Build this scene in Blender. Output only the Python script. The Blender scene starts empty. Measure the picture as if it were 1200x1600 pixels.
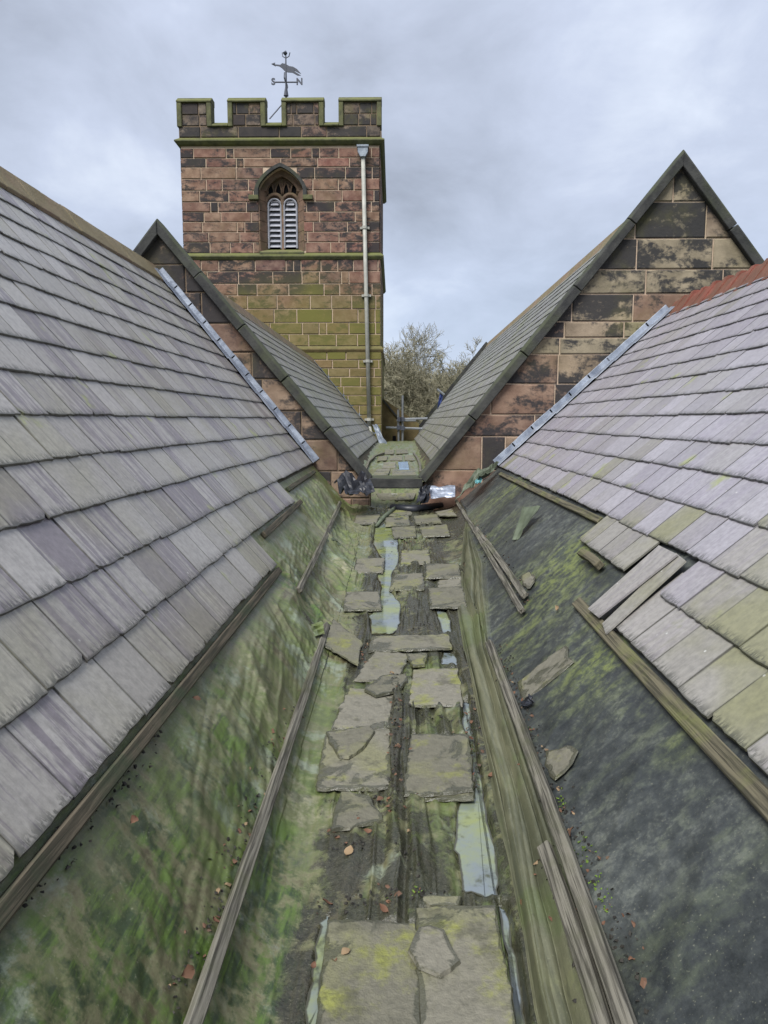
import bpy, bmesh, math, random
import numpy as np
from mathutils import Vector, Matrix, Euler
random.seed(7); rng = np.random.default_rng(11)
SC = bpy.context.scene
COL = SC.collection
R = math.radians

# ------------------------------------------------------------------ camera, sky, sun, exposure
F, CX, CY = 1150.0, 600.0, 800.0          # focal length and centre in pixels of a 1200 x 1600 picture
YAW = math.atan(25 / F); PITCH = math.atan(143 / F)
cam = bpy.data.cameras.new('camera'); camo = bpy.data.objects.new('camera', cam); COL.objects.link(camo)
cam.sensor_fit = 'VERTICAL'; cam.sensor_height = 36; cam.sensor_width = 27; cam.lens = 36 * F / 1600
cam.clip_start = 0.05; cam.clip_end = 3000
camo.rotation_euler = (R(90) - PITCH, 0, YAW)
SC.camera = camo
SC.view_settings.view_transform = 'Standard'; SC.view_settings.look = 'None'
SC.view_settings.exposure = 1.86; SC.view_settings.gamma = 1.0
SUN_EL, SUN_AZ = 52, 208
world = bpy.data.worlds.new('World'); SC.world = world; world.use_nodes = True

def setin(nt, node, key, v):
    s = node.inputs[key]
    if isinstance(v, bpy.types.NodeSocket): nt.links.new(v, s)
    else: s.default_value = v

class NT:
    def __init__(self, nt): self.nt = nt
    def n(self, typ, ins=None, **props):
        nd = self.nt.nodes.new(typ)
        for k, v in props.items(): setattr(nd, k, v)
        for k, v in (ins or {}).items(): setin(self.nt, nd, k, v)
        return nd
    def math(self, op, a, b=0.0, c=0.0, clamp=False):
        nd = self.n('ShaderNodeMath', {0: a, 1: b, 2: c}, operation=op); nd.use_clamp = clamp; return nd.outputs[0]
    def vmath(self, op, a, b=(0, 0, 0)):
        return self.n('ShaderNodeVectorMath', {0: a, 1: b}, operation=op).outputs[0]
    def noise(self, vec, scale=5, detail=4, rough=.55, dist=0, out=0):
        return self.n('ShaderNodeTexNoise', {'Vector': vec, 'Scale': scale, 'Detail': detail, 'Roughness': rough, 'Distortion': dist}).outputs[out]
    def voro(self, vec, scale=5, feature='F1', out=0):
        return self.n('ShaderNodeTexVoronoi', {'Vector': vec, 'Scale': scale}, feature=feature).outputs[out]
    def ramp(self, fac, stops, interp='LINEAR'):
        nd = self.n('ShaderNodeValToRGB', {'Fac': fac}); cr = nd.color_ramp; cr.interpolation = interp
        while len(cr.elements) < len(stops): cr.elements.new(0.5)
        for e, (p, c) in zip(cr.elements, stops):
            e.position = p; e.color = (c, c, c, 1) if isinstance(c, (int, float)) else (*c, 1)
        return nd.outputs[0]
    def step(self, v, a, b):          # smooth step from a to b
        nd = self.n('ShaderNodeMapRange', {'Value': v, 'From Min': a, 'From Max': b}, interpolation_type='SMOOTHSTEP'); return nd.outputs[0]
    def mix(self, f, a, b, blend='MIX'):
        nd = self.n('ShaderNodeMix', data_type='RGBA', blend_type=blend)
        for k, v in ((0, f), (6, a), (7, b)):
            if isinstance(v, tuple) and len(v) == 3: v = (*v, 1)
            setin(self.nt, nd, k, v)
        return nd.outputs[2]
    def comb(self, x, y, z): return self.n('ShaderNodeCombineXYZ', {0: x, 1: y, 2: z}).outputs[0]
    def sep(self, v): return self.n('ShaderNodeSeparateXYZ', {0: v}).outputs
    def mapping(self, v, loc=(0, 0, 0), rot=(0, 0, 0), scale=(1, 1, 1)):
        return self.n('ShaderNodeMapping', {'Vector': v, 'Location': loc, 'Rotation': rot, 'Scale': scale}).outputs[0]

def s2l(*c):
    return tuple(((x / 255) / 12.92 if x / 255 <= .04045 else ((x / 255 + .055) / 1.055) ** 2.4) for x in c)

# overcast sky: a Nishita sky behind a broken grey cloud deck, brighter towards the zenith as overcast skies are
world.node_tree.nodes.clear(); W = NT(world.node_tree)
sky = W.n('ShaderNodeTexSky', sky_type='NISHITA', sun_disc=False)
sky.sun_elevation = R(SUN_EL); sky.sun_rotation = R(SUN_AZ)
bg1 = W.n('ShaderNodeBackground', {'Color': sky.outputs[0], 'Strength': 0.055})
gen = W.n('ShaderNodeTexCoord').outputs['Generated']
sx, sy, sz = W.sep(gen)
den = W.math('MAXIMUM', W.math('ADD', sz, 0.45), 0.2)
deck = W.comb(W.math('DIVIDE', sx, den), W.math('DIVIDE', sy, den), 0.0)
c1 = W.noise(W.mapping(deck, loc=(3.4, 1.2, 0), rot=(0, 0, .5), scale=(1.0, 1.1, 1)), 1.5, 7, .52, .3)
c2 = W.noise(W.mapping(deck, loc=(9.1, 4.7, 2)), 4.2, 6, .6, .4)
cm = W.math('ADD', W.math('MULTIPLY', c1, .75), W.math('MULTIPLY', c2, .25))
cloud = W.ramp(cm, [(.36, (.102, .111, .132)), (.45, (.138, .152, .184)), (.54, (.172, .189, .230)), (.64, (.235, .253, .286))])
elev = W.math('MULTIPLY', W.math('MAXIMUM', sz, 0.0), .40)
cst = W.math('ADD', .90, elev)
hz = W.mix(W.step(sz, .30, .0), cloud, W.mix(.45, cloud, (.170, .208, .285)))
bg2 = W.n('ShaderNodeBackground', {'Color': hz, 'Strength': cst})
mx = W.n('ShaderNodeMixShader', {0: 0.9, 1: bg1.outputs[0], 2: bg2.outputs[0]})
W.n('ShaderNodeOutputWorld', {'Surface': mx.outputs[0]})
sun = bpy.data.lights.new('sun', 'SUN'); suno = bpy.data.objects.new('sun', sun); COL.objects.link(suno)
sun.energy = 1.5; sun.angle = R(30); sun.color = (1, .97, .93)
suno.rotation_euler = (R(90 - SUN_EL), 0, R(180 - SUN_AZ))

# ------------------------------------------------------------------ geometry of the place (metres, camera at the origin)
cR = Euler((R(90) - PITCH, 0, YAW)).to_matrix()
def ray(u, v): return (cR @ Vector(((u - CX) / F, -(v - CY) / F, -1))).normalized()
def proj(p):
    q = cR.transposed() @ Vector(p)
    if q.z > -.05: return None
    return (CX + F * q.x / -q.z, CY - F * q.y / -q.z)
def G(u, v, D):
    r = ray(u, v); t = D / r.y; return Vector((r.x * t, D, r.z * t))
KL, OL = 0.813, -1.71      # left roof plane:  X = OL + KL*z      (z = depth below the camera)
KR, OR = 1.087, 2.07       # right roof plane: X = OR - KR*z
DG = 10.3                  # gable wall across the valley
DT = 27.9                  # tower
def floorz(D): return -(1.61 - .375 * (np.clip(D, -1, 12) - 1.5) / 8.85)
def smax(a, b, k): 
    h = np.maximum(k - np.abs(a - b), 0) / k
    return np.maximum(a, b) + h * h * k * .25
def ZL(X): return -(X - OL) / KL
def ZR(X): return -(OR - X) / KR
def base(X, D): return smax(smax(floorz(D), ZL(X), .16), ZR(X), .16)
def S(u, v, off=0.0):      # where a sight line meets the valley surface
    r = ray(u, v); lo, hi = .3, 30.0
    t = lo
    while t < hi:
        p = r * t
        if p.z < base(p.x, p.y) + off: break
        t += .04
    a, b = t - .04, t
    for _ in range(24):
        m = (a + b) / 2; p = r * m
        if p.z < base(p.x, p.y) + off: b = m
        else: a = m
    return r * b
def PL(u, v, off=0.0):     # meets the left roof plane
    r = ray(u, v); n = Vector((1, 0, KL)).normalized(); d = n.dot(Vector((OL, 0, 0))) + off
    return r * (d / n.dot(r))
def PR(u, v, off=0.0):
    r = ray(u, v); n = Vector((-1, 0, KR)).normalized(); d = n.dot(Vector((OR, 0, 0))) + off
    return r * (d / n.dot(r))

# numpy value noise
def _h(ix, iy, s):
    n = (ix.astype(np.int64) * 374761393 + iy.astype(np.int64) * 668265263 + s * 974711) & 0x7fffffff
    n = ((n ^ (n >> 13)) * 1274126177) & 0x7fffffff
    return ((n ^ (n >> 16)) & 0xffff) / 65535.0
def vn(x, y, s=0):
    x = np.asarray(x, float); y = np.asarray(y, float)
    ix = np.floor(x); iy = np.floor(y); fx = x - ix; fy = y - iy
    fx = fx * fx * (3 - 2 * fx); fy = fy * fy * (3 - 2 * fy)
    a = _h(ix, iy, s); b = _h(ix + 1, iy, s); c = _h(ix, iy + 1, s); d = _h(ix + 1, iy + 1, s)
    return (a * (1 - fx) + b * fx) * (1 - fy) + (c * (1 - fx) + d * fx) * fy
def fbm(x, y, s=0, o=4):
    t = 0; a = .5
    for i in range(o): t = t + a * vn(x * 2 ** i, y * 2 ** i, s + i * 17); a *= .5
    return t
def ridged(x, y, s=0): return 1 - np.abs(2 * vn(x, y, s) - 1)

# ------------------------------------------------------------------ mesh and object helpers
def obj(name, me, mat=None, parent=None, label=None, cat=None, group=None, kind=None):
    o = bpy.data.objects.new(name, me); COL.objects.link(o)
    if mat is not None and me is not None and not me.materials: me.materials.append(mat)
    if parent is not None: o.parent = parent
    if label: o['label'] = label
    if cat: o['category'] = cat
    if group: o['group'] = group
    if kind: o['kind'] = kind
    return o
def empty(name, loc, label, cat, group=None, rz=0):
    o = bpy.data.objects.new(name, None); COL.objects.link(o); o.location = loc; o.rotation_euler.z = rz
    o.empty_display_size = .1; o['label'] = label; o['category'] = cat
    if group: o['group'] = group
    return o
class MB:
    def __init__(self): self.v = []; self.f = []
    def add(self, vs, fs):
        k = len(self.v); self.v += [tuple(p) for p in vs]; self.f += [tuple(i + k for i in f) for f in fs]
    def hexa(self, p):   # 0-3 one end loop, 4-7 other end loop
        self.add(p, [(3, 2, 1, 0), (4, 5, 6, 7), (0, 1, 5, 4), (1, 2, 6, 5), (2, 3, 7, 6), (3, 0, 4, 7)])
    def box(self, a, b):
        (x0, y0, z0), (x1, y1, z1) = a, b
        self.hexa([(x0, y0, z0), (x1, y0, z0), (x1, y1, z0), (x0, y1, z0), (x0, y0, z1), (x1, y0, z1), (x1, y1, z1), (x0, y1, z1)])
    def beam(self, p0, p1, a, b):   # from p0 to p1, section spanned by vectors a, b starting at the points
        p0, p1, a, b = map(Vector, (p0, p1, a, b))
        self.hexa([p0, p0 + a, p0 + a + b, p0 + b, p1, p1 + a, p1 + a + b, p1 + b])
    def prism(self, poly, vec):     # polygon (3d points) pushed along vec
        n = len(poly); vec = Vector(vec); q = [Vector(p) for p in poly]
        self.add(q + [p + vec for p in q], [tuple(range(n))[::-1], tuple(range(n, 2 * n))] + [(i, (i + 1) % n, n + (i + 1) % n, n + i) for i in range(n)])
    def tube(self, pts, rad, n=6, cap=True):
        pts = [Vector(p) for p in pts]; k = len(self.v); m = len(pts)
        rads = rad if isinstance(rad, (list, tuple)) else [rad] * m
        ref = None
        for i, p in enumerate(pts):
            t = (pts[min(i + 1, m - 1)] - pts[max(i - 1, 0)]).normalized()
            if ref is None: ref = t.orthogonal().normalized()
            a = (ref - t * ref.dot(t)).normalized(); b = t.cross(a); ref = a
            for j in range(n):
                th = 2 * math.pi * j / n
                self.v.append(tuple(p + (a * math.cos(th) + b * math.sin(th)) * rads[i]))
        for i in range(m - 1):
            for j in range(n):
                self.f.append((k + i * n + j, k + i * n + (j + 1) % n, k + (i + 1) * n + (j + 1) % n, k + (i + 1) * n + j))
        if cap: self.f.append(tuple(range(k, k + n))[::-1]); self.f.append(tuple(range(k + (m - 1) * n, k + m * n)))
    def mesh(self, name, bevel=0, smooth=False, seg=1):
        me = bpy.data.meshes.new(name); me.from_pydata(self.v, [], self.f); 
        bm = bmesh.new(); bm.from_mesh(me); bmesh.ops.recalc_face_normals(bm, faces=bm.faces)
        if bevel: bmesh.ops.bevel(bm, geom=bm.edges[:], offset=bevel, segments=seg, affect='EDGES', profile=.6)
        bm.to_mesh(me); bm.free()
        if smooth: me.polygons.foreach_set('use_smooth', [True] * len(me.polygons))
        return me
    def build(self, name, mat, parent=None, bevel=0, smooth=False, seg=1, **kw):
        return obj(name, self.mesh(name, bevel, smooth, seg), mat, parent, **kw)

# ------------------------------------------------------------------ materials
def material(name):
    m = bpy.data.materials.new(name); m.use_nodes = True; m.node_tree.nodes.clear(); return m, NT(m.node_tree)
def finish(m, T, color, rough=.7, spec=.5, bump=None, bstr=.3, bdist=.01, metal=0.0, **extra):
    ins = {'Roughness': rough, 'Specular IOR Level': spec, 'Metallic': metal}
    ins.update(extra)
    b = T.n('ShaderNodeBsdfPrincipled', ins)
    if isinstance(color, tuple) and len(color) == 3: color = (*color, 1)
    setin(T.nt, b, 'Base Color', color)
    if bump is not None:
        bn = T.n('ShaderNodeBump', {'Strength': bstr, 'Distance': bdist, 'Height': bump}); T.nt.links.new(bn.outputs[0], b.inputs['Normal'])
    T.n('ShaderNodeOutputMaterial', {'Surface': b.outputs[0]}); return m
def rnd_of(T):
    oi = T.n('ShaderNodeObjectInfo').outputs['Random']; isl = T.n('ShaderNodeNewGeometry').outputs['Random Per Island']
    return T.math('FRACT', T.math('ADD', oi, T.math('MULTIPLY', isl, 7.31)))
def pos(T): return T.n('ShaderNodeNewGeometry').outputs['Position']

def mat_slate(name, c0, c1, purple, green, pur_amt, green_amt, rough):
    m, T = material(name); r = rnd_of(T); uv = T.n('ShaderNodeUVMap').outputs[0]; u, v, _ = T.sep(uv); P = pos(T)
    r2 = T.math('FRACT', T.math('MULTIPLY', r, 37.7)); r3 = T.math('FRACT', T.math('MULTIPLY', r, 113.3))
    off = T.math('MULTIPLY', r, 60.0)
    col = T.mix(r, c0, c1)
    st = T.noise(T.comb(T.math('MULTIPLY_ADD', u, 7.0, off), T.math('MULTIPLY', v, .45), off), 1.0, 6, .68)
    gate = T.step(T.math('ADD', st, T.math('MULTIPLY', T.math('SUBTRACT', r2, .5), .30)), .53, .63)
    col = T.mix(T.math('MULTIPLY', gate, pur_amt), col, purple)
    st2 = T.noise(T.comb(T.math('MULTIPLY_ADD', u, 15.0, off), T.math('MULTIPLY', v, .6), off), 1.0, 6, .7)
    col = T.mix(T.math('MULTIPLY', T.step(st2, .46, .64), .24), col, tuple(x * .55 for x in c0))
    big = T.noise(P, 1.1, 4, .6, .3); fine = T.noise(P, 34, 5, .65)
    g = T.math('MULTIPLY', T.step(T.math('ADD', big, T.math('MULTIPLY', T.math('SUBTRACT', r3, .5), .30)), .46, .72), green_amt)
    col = T.mix(g, col, green)
    # lichen spots, dressed tails with dark flakes and painted contact shade, also along joints, white droppings
    ly = T.step(T.math('ADD', T.noise(P, 3.1, 4, .55), T.math('MULTIPLY', r2, .12)), .71, .80)
    col = T.mix(T.math('MULTIPLY', ly, .7), col, s2l(150, 158, 92))
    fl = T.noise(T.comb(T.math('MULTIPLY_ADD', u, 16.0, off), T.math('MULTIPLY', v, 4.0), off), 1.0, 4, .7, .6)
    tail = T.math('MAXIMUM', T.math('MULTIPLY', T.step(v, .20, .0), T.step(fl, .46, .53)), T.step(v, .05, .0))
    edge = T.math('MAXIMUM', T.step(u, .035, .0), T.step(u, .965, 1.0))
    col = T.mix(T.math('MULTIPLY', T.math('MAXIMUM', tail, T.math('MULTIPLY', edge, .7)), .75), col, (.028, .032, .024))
    sp = T.math('MULTIPLY', T.step(T.voro(P, 13.0), .085, .05), T.step(T.noise(P, 2.2, 2), .52, .6))
    col = T.mix(T.math('MULTIPLY', sp, .75), col, (.62, .63, .6))
    col = T.mix(T.step(fine, .25, .8), col, T.mix(.35, col, (.02, .02, .02)), 'MIX')
    ro = T.math('ADD', rough, T.math('MULTIPLY', big, .25))
    h = T.math('ADD', T.math('MULTIPLY', fine, .5), T.math('MULTIPLY', st, .6)); h = T.math('SUBTRACT', h, T.math('MULTIPLY', tail, .8))
    return finish(m, T, col, ro, .5, h, .35, .004)
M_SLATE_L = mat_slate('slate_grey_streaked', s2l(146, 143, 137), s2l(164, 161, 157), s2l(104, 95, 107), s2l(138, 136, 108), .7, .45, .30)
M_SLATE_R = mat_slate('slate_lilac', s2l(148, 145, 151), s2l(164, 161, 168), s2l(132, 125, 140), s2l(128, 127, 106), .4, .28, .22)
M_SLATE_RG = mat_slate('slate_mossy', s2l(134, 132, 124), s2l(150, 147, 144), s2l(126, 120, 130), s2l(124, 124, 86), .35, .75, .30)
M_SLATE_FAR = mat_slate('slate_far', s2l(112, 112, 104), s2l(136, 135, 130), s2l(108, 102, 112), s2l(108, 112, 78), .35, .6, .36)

def mat_stone(name, cols, black, greenband=None, bmin=.46, bmax=.54, scale=1.5, algae=.25):
    m, T = material(name); r = rnd_of(T); P = pos(T); r2 = T.math('FRACT', T.math('MULTIPLY', r, 51.7))
    off = T.math('MULTIPLY', r, 40.0); Po = T.vmath('ADD', P, T.comb(off, off, off))
    col = T.ramp(r, [(i / (len(cols) - 1), c) for i, c in enumerate(cols)])
    md = T.noise(Po, 3.5, 5, .6); fine = T.noise(P, 26, 5, .7)
    col = T.mix(T.step(md, .3, .75), T.mix(.35, col, (.05, .035, .03)), T.mix(.22, col, (.5, .4, .3)))
    nb = T.noise(T.mapping(T.vmath('ADD', P, T.comb(T.math('MULTIPLY', off, .25), 0.0, T.math('MULTIPLY', off, .12))), scale=(1, 1, 1.9)), scale, 6, .66, .5)
    nb2 = T.noise(Po, 17, 4, .7)
    bk = T.step(T.math('ADD', T.math('ADD', nb, T.math('MULTIPLY', T.math('SUBTRACT', nb2, .5), .34)), T.math('MULTIPLY', T.math('SUBTRACT', r2, .5), .24)), bmin, bmax)
    col = T.mix(T.math('MULTIPLY', bk, black), col, (.024, .025, .028))
    ga = T.step(T.noise(P, .9, 5, .6), .5, .75)
    gm = T.math('MULTIPLY', ga, algae)
    if greenband:
        z = T.sep(P)[2]; zn = T.math('ADD', z, T.math('MULTIPLY', T.math('SUBTRACT', T.noise(P, .5, 3), .5), 3.0))
        band = T.step(zn, greenband[1], greenband[0])
        bk2 = T.math('MULTIPLY', band, T.math('ADD', .5, T.math('MULTIPLY', r2, .4)))
        gm = T.math('MAXIMUM', gm, bk2)
    col = T.mix(gm, col, s2l(104, 102, 50))
    h = T.math('ADD', T.math('MULTIPLY', fine, .5), md)
    return finish(m, T, col, .9, .25, h, .6, .02)
REDS = [s2l(106, 74, 66), s2l(124, 88, 76), s2l(112, 84, 73), s2l(132, 105, 86), s2l(98, 70, 67), s2l(120, 94, 77), s2l(124, 80, 72)]
TANS = [s2l(134, 116, 96), s2l(130, 122, 102), s2l(126, 98, 82), s2l(142, 132, 108), s2l(118, 90, 76)]
DARKS = [s2l(112, 84, 72), s2l(92, 74, 64), s2l(128, 108, 90), s2l(104, 80, 66)]
M_TOWER = mat_stone('tower_sandstone', REDS, .92, (3.4, 5.6), .425, .60, 2.3, .15)
M_PARAPET = mat_stone('parapet_sandstone', [s2l(96, 84, 76), s2l(78, 74, 68), s2l(118, 90, 80)], .85, None, .36, .5, 1.2, .55)
M_GABLE_R = mat_stone('gable_sandstone', [s2l(124, 94, 80), s2l(130, 110, 92), s2l(118, 84, 72), s2l(134, 122, 100), s2l(110, 80, 70)], .94, None, .44, .60, 1.9, .25)
M_GABLE_S = mat_stone('gable_sandstone_pale', [s2l(140, 130, 108), s2l(126, 120, 100), s2l(146, 134, 112), s2l(122, 108, 92)], .94, None, .425, .57, 1.7, .5)
M_GABLE_L = mat_stone('gable_sandstone_dark', DARKS, .92, None, .40, .58, 1.9, .3)
def mat_simple_stone(name, ca, cb, cg, gamt, rough=.85, sc=4):
    m, T = material(name); P = pos(T); n = T.noise(P, sc, 6, .65); f = T.noise(P, 30, 5, .7); g = T.noise(P, 1.7, 5, .6)
    up = T.math('MAXIMUM', T.sep(T.n('ShaderNodeNewGeometry').outputs['Normal'])[2], 0)
    col = T.mix(T.step(n, .3, .7), ca, cb); 
    col = T.mix(T.math('MULTIPLY', T.step(T.math('ADD', g, T.math('MULTIPLY', up, .28)), .45, .75), gamt), col, cg)
    return finish(m, T, col, rough, .3, T.math('ADD', n, f), .5, .015)
M_COPING = mat_simple_stone('coping_stone', (.022, .023, .024), (.055, .056, .052), s2l(70, 76, 52), .6)
M_STRING = mat_simple_stone('green_moulding', s2l(66, 68, 50), s2l(96, 96, 68), s2l(100, 104, 58), .7)
M_DRESS = mat_simple_stone('window_stone', s2l(84, 70, 60), s2l(122, 98, 82), s2l(90, 90, 58), .45)
M_MORTAR = mat_simple_stone('mortar', s2l(168, 148, 128), s2l(186, 166, 146), s2l(150, 146, 110), .3)
M_MORTARD = mat_simple_stone('mortar_dark', s2l(104, 90, 76), s2l(136, 118, 98), s2l(96, 92, 66), .3)
M_OCHRE = mat_simple_stone('ochre_wall', s2l(86, 76, 52), s2l(112, 98, 66), s2l(92, 94, 52), .5)

def mat_wood(name, ca, cb, green, gamt, dark=(.03, .027, .02)):
    m, T = material(name); oc = T.n('ShaderNodeTexCoord').outputs['Object']; P = pos(T); r = T.n('ShaderNodeObjectInfo').outputs['Random']
    oc = T.vmath('ADD', oc, T.comb(T.math('MULTIPLY', r, 30.0), 0, 0))
    g = T.noise(T.mapping(oc, scale=(2.2, 75, 60)), 1.0, 5, .65, .5); g2 = T.noise(T.mapping(oc, scale=(1.0, 18, 18)), 1.0, 4, .6)
    col = T.mix(T.step(g, .38, .60), tuple(x * .8 for x in ca), cb); col = T.mix(T.step(g2, .56, .72), col, tuple(x * .5 for x in ca))
    crack = T.step(T.noise(T.mapping(oc, scale=(1.2, 130, 90)), 1.0, 4, .7), .60, .67)
    col = T.mix(T.math('MULTIPLY', crack, .85), col, dark)
    gg = T.step(T.noise(P, 3.2, 5, .65), .47, .68); col = T.mix(T.math('MULTIPLY', gg, gamt), col, green)
    return finish(m, T, col, .85, .3, T.math('SUBTRACT', g, T.math('MULTIPLY', crack, .8)), .6, .006)
M_WOOD = mat_wood('weathered_timber', s2l(66, 64, 57), s2l(114, 111, 101), s2l(78, 82, 56), .4)
M_WOODG = mat_wood('mossy_timber', s2l(56, 54, 43), s2l(86, 79, 66), s2l(50, 60, 42), .85)
M_WOODY = mat_wood('lichened_timber', s2l(64, 62, 50), s2l(98, 93, 76), s2l(106, 112, 60), .55)

def mat_lead(name, ca, cb):
    m, T = material(name); P = pos(T); n = T.noise(P, 5, 5, .6, .5); f = T.noise(P, 22, 4, .6)
    return finish(m, T, T.mix(T.step(n, .3, .7), ca, cb), T.math('ADD', .32, T.math('MULTIPLY', n, .3)), .5, T.math('ADD', f, n), .4, .01, .35)
M_LEAD = mat_lead('lead_sheet', s2l(112, 120, 134), s2l(158, 166, 178))
M_LEADD = mat_lead('old_lead', s2l(104, 112, 122), s2l(140, 148, 156))
def plain(name, col, rough=.6, spec=.5, metal=0.0, var=.25, sc=6):
    m, T = material(name); P = pos(T); n = T.noise(P, sc, 5, .6)
    return finish(m, T, T.mix(T.step(n, .3, .72), tuple(x * (1 - var) for x in col), tuple(min(1, x * (1 + var)) for x in col)), rough, spec, n, .2, .005, metal)
M_RED = mat_simple_stone('red_clay', s2l(104, 60, 50), s2l(134, 78, 66), s2l(84, 76, 60), .5, .85, 6)
M_TAN = mat_simple_stone('ridge_stone', s2l(112, 92, 76), s2l(134, 118, 98), s2l(98, 98, 66), .5)
M_PIPE = plain('painted_pipe', s2l(150, 150, 142), .55, .5, 0, .18, 3)
M_STEEL = plain('galvanised_tube', s2l(130, 134, 138), .45, .5, .5, .15)
M_IRON = plain('black_iron', s2l(62, 66, 76), .6, .4, 0, .1)
M_LOUVRE = plain('slate_louvre', s2l(140, 142, 150), .6, .4, 0, .2)
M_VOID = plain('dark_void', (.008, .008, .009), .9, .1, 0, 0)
M_PLAST = plain('black_polythene', (.016, .018, .024), .42, .35, 0, .3)
M_FOIL = plain('pale_sheet', s2l(128, 136, 150), .35, .5, .2, .3, 14)
M_TORN = plain('torn_underlay', s2l(78, 86, 70), .6, .4, 0, .35, 6)
M_BLUE = plain('blue_cloth', s2l(52, 66, 112), .8, .2, 0, .3)
M_TEAL = plain('teal_scrap', s2l(84, 138, 142), .5, .4, 0, .2)
M_SKYL = plain('sky_tinted_pane', s2l(150, 176, 205), .12, .6, 0, .12)  # sky reflection painted as pale blue base colour
M_PINK = plain('pink_board', s2l(190, 150, 138), .8, .2, 0, .1)
M_BARK = plain('winter_bark', s2l(94, 88, 72), .9, .2, 0, .3, 1.5)
M_TWIG = plain('winter_twigs', s2l(128, 124, 104), .9, .2, 0, .25, .3)
M_MOSS = plain('moss', s2l(84, 104, 44), .9, .2, 0, .4, 30)
M_GRIT = plain('black_debris', (.022, .02, .016), .7, .3, 0, .5, 30)
def mat_leaf():
    m, T = material('dead_leaf'); r = rnd_of(T)
    c = T.ramp(r, [(0, s2l(82, 56, 42)), (.4, s2l(104, 76, 58)), (.7, s2l(66, 52, 42)), (1, s2l(132, 112, 86))])
    return finish(m, T, c, .7, .3)
M_LEAF = mat_leaf()
def mat_ground():
    m, T = material('grass_ground'); P = pos(T); n = T.noise(P, .15, 6, .6); f = T.noise(P, 3, 5, .7)
    return finish(m, T, T.mix(T.step(T.math('ADD', n, T.math('MULTIPLY', f, .3)), .45, .85), (.05, .07, .025), (.09, .10, .04)), .9, .2, f, .5, .1)

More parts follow.
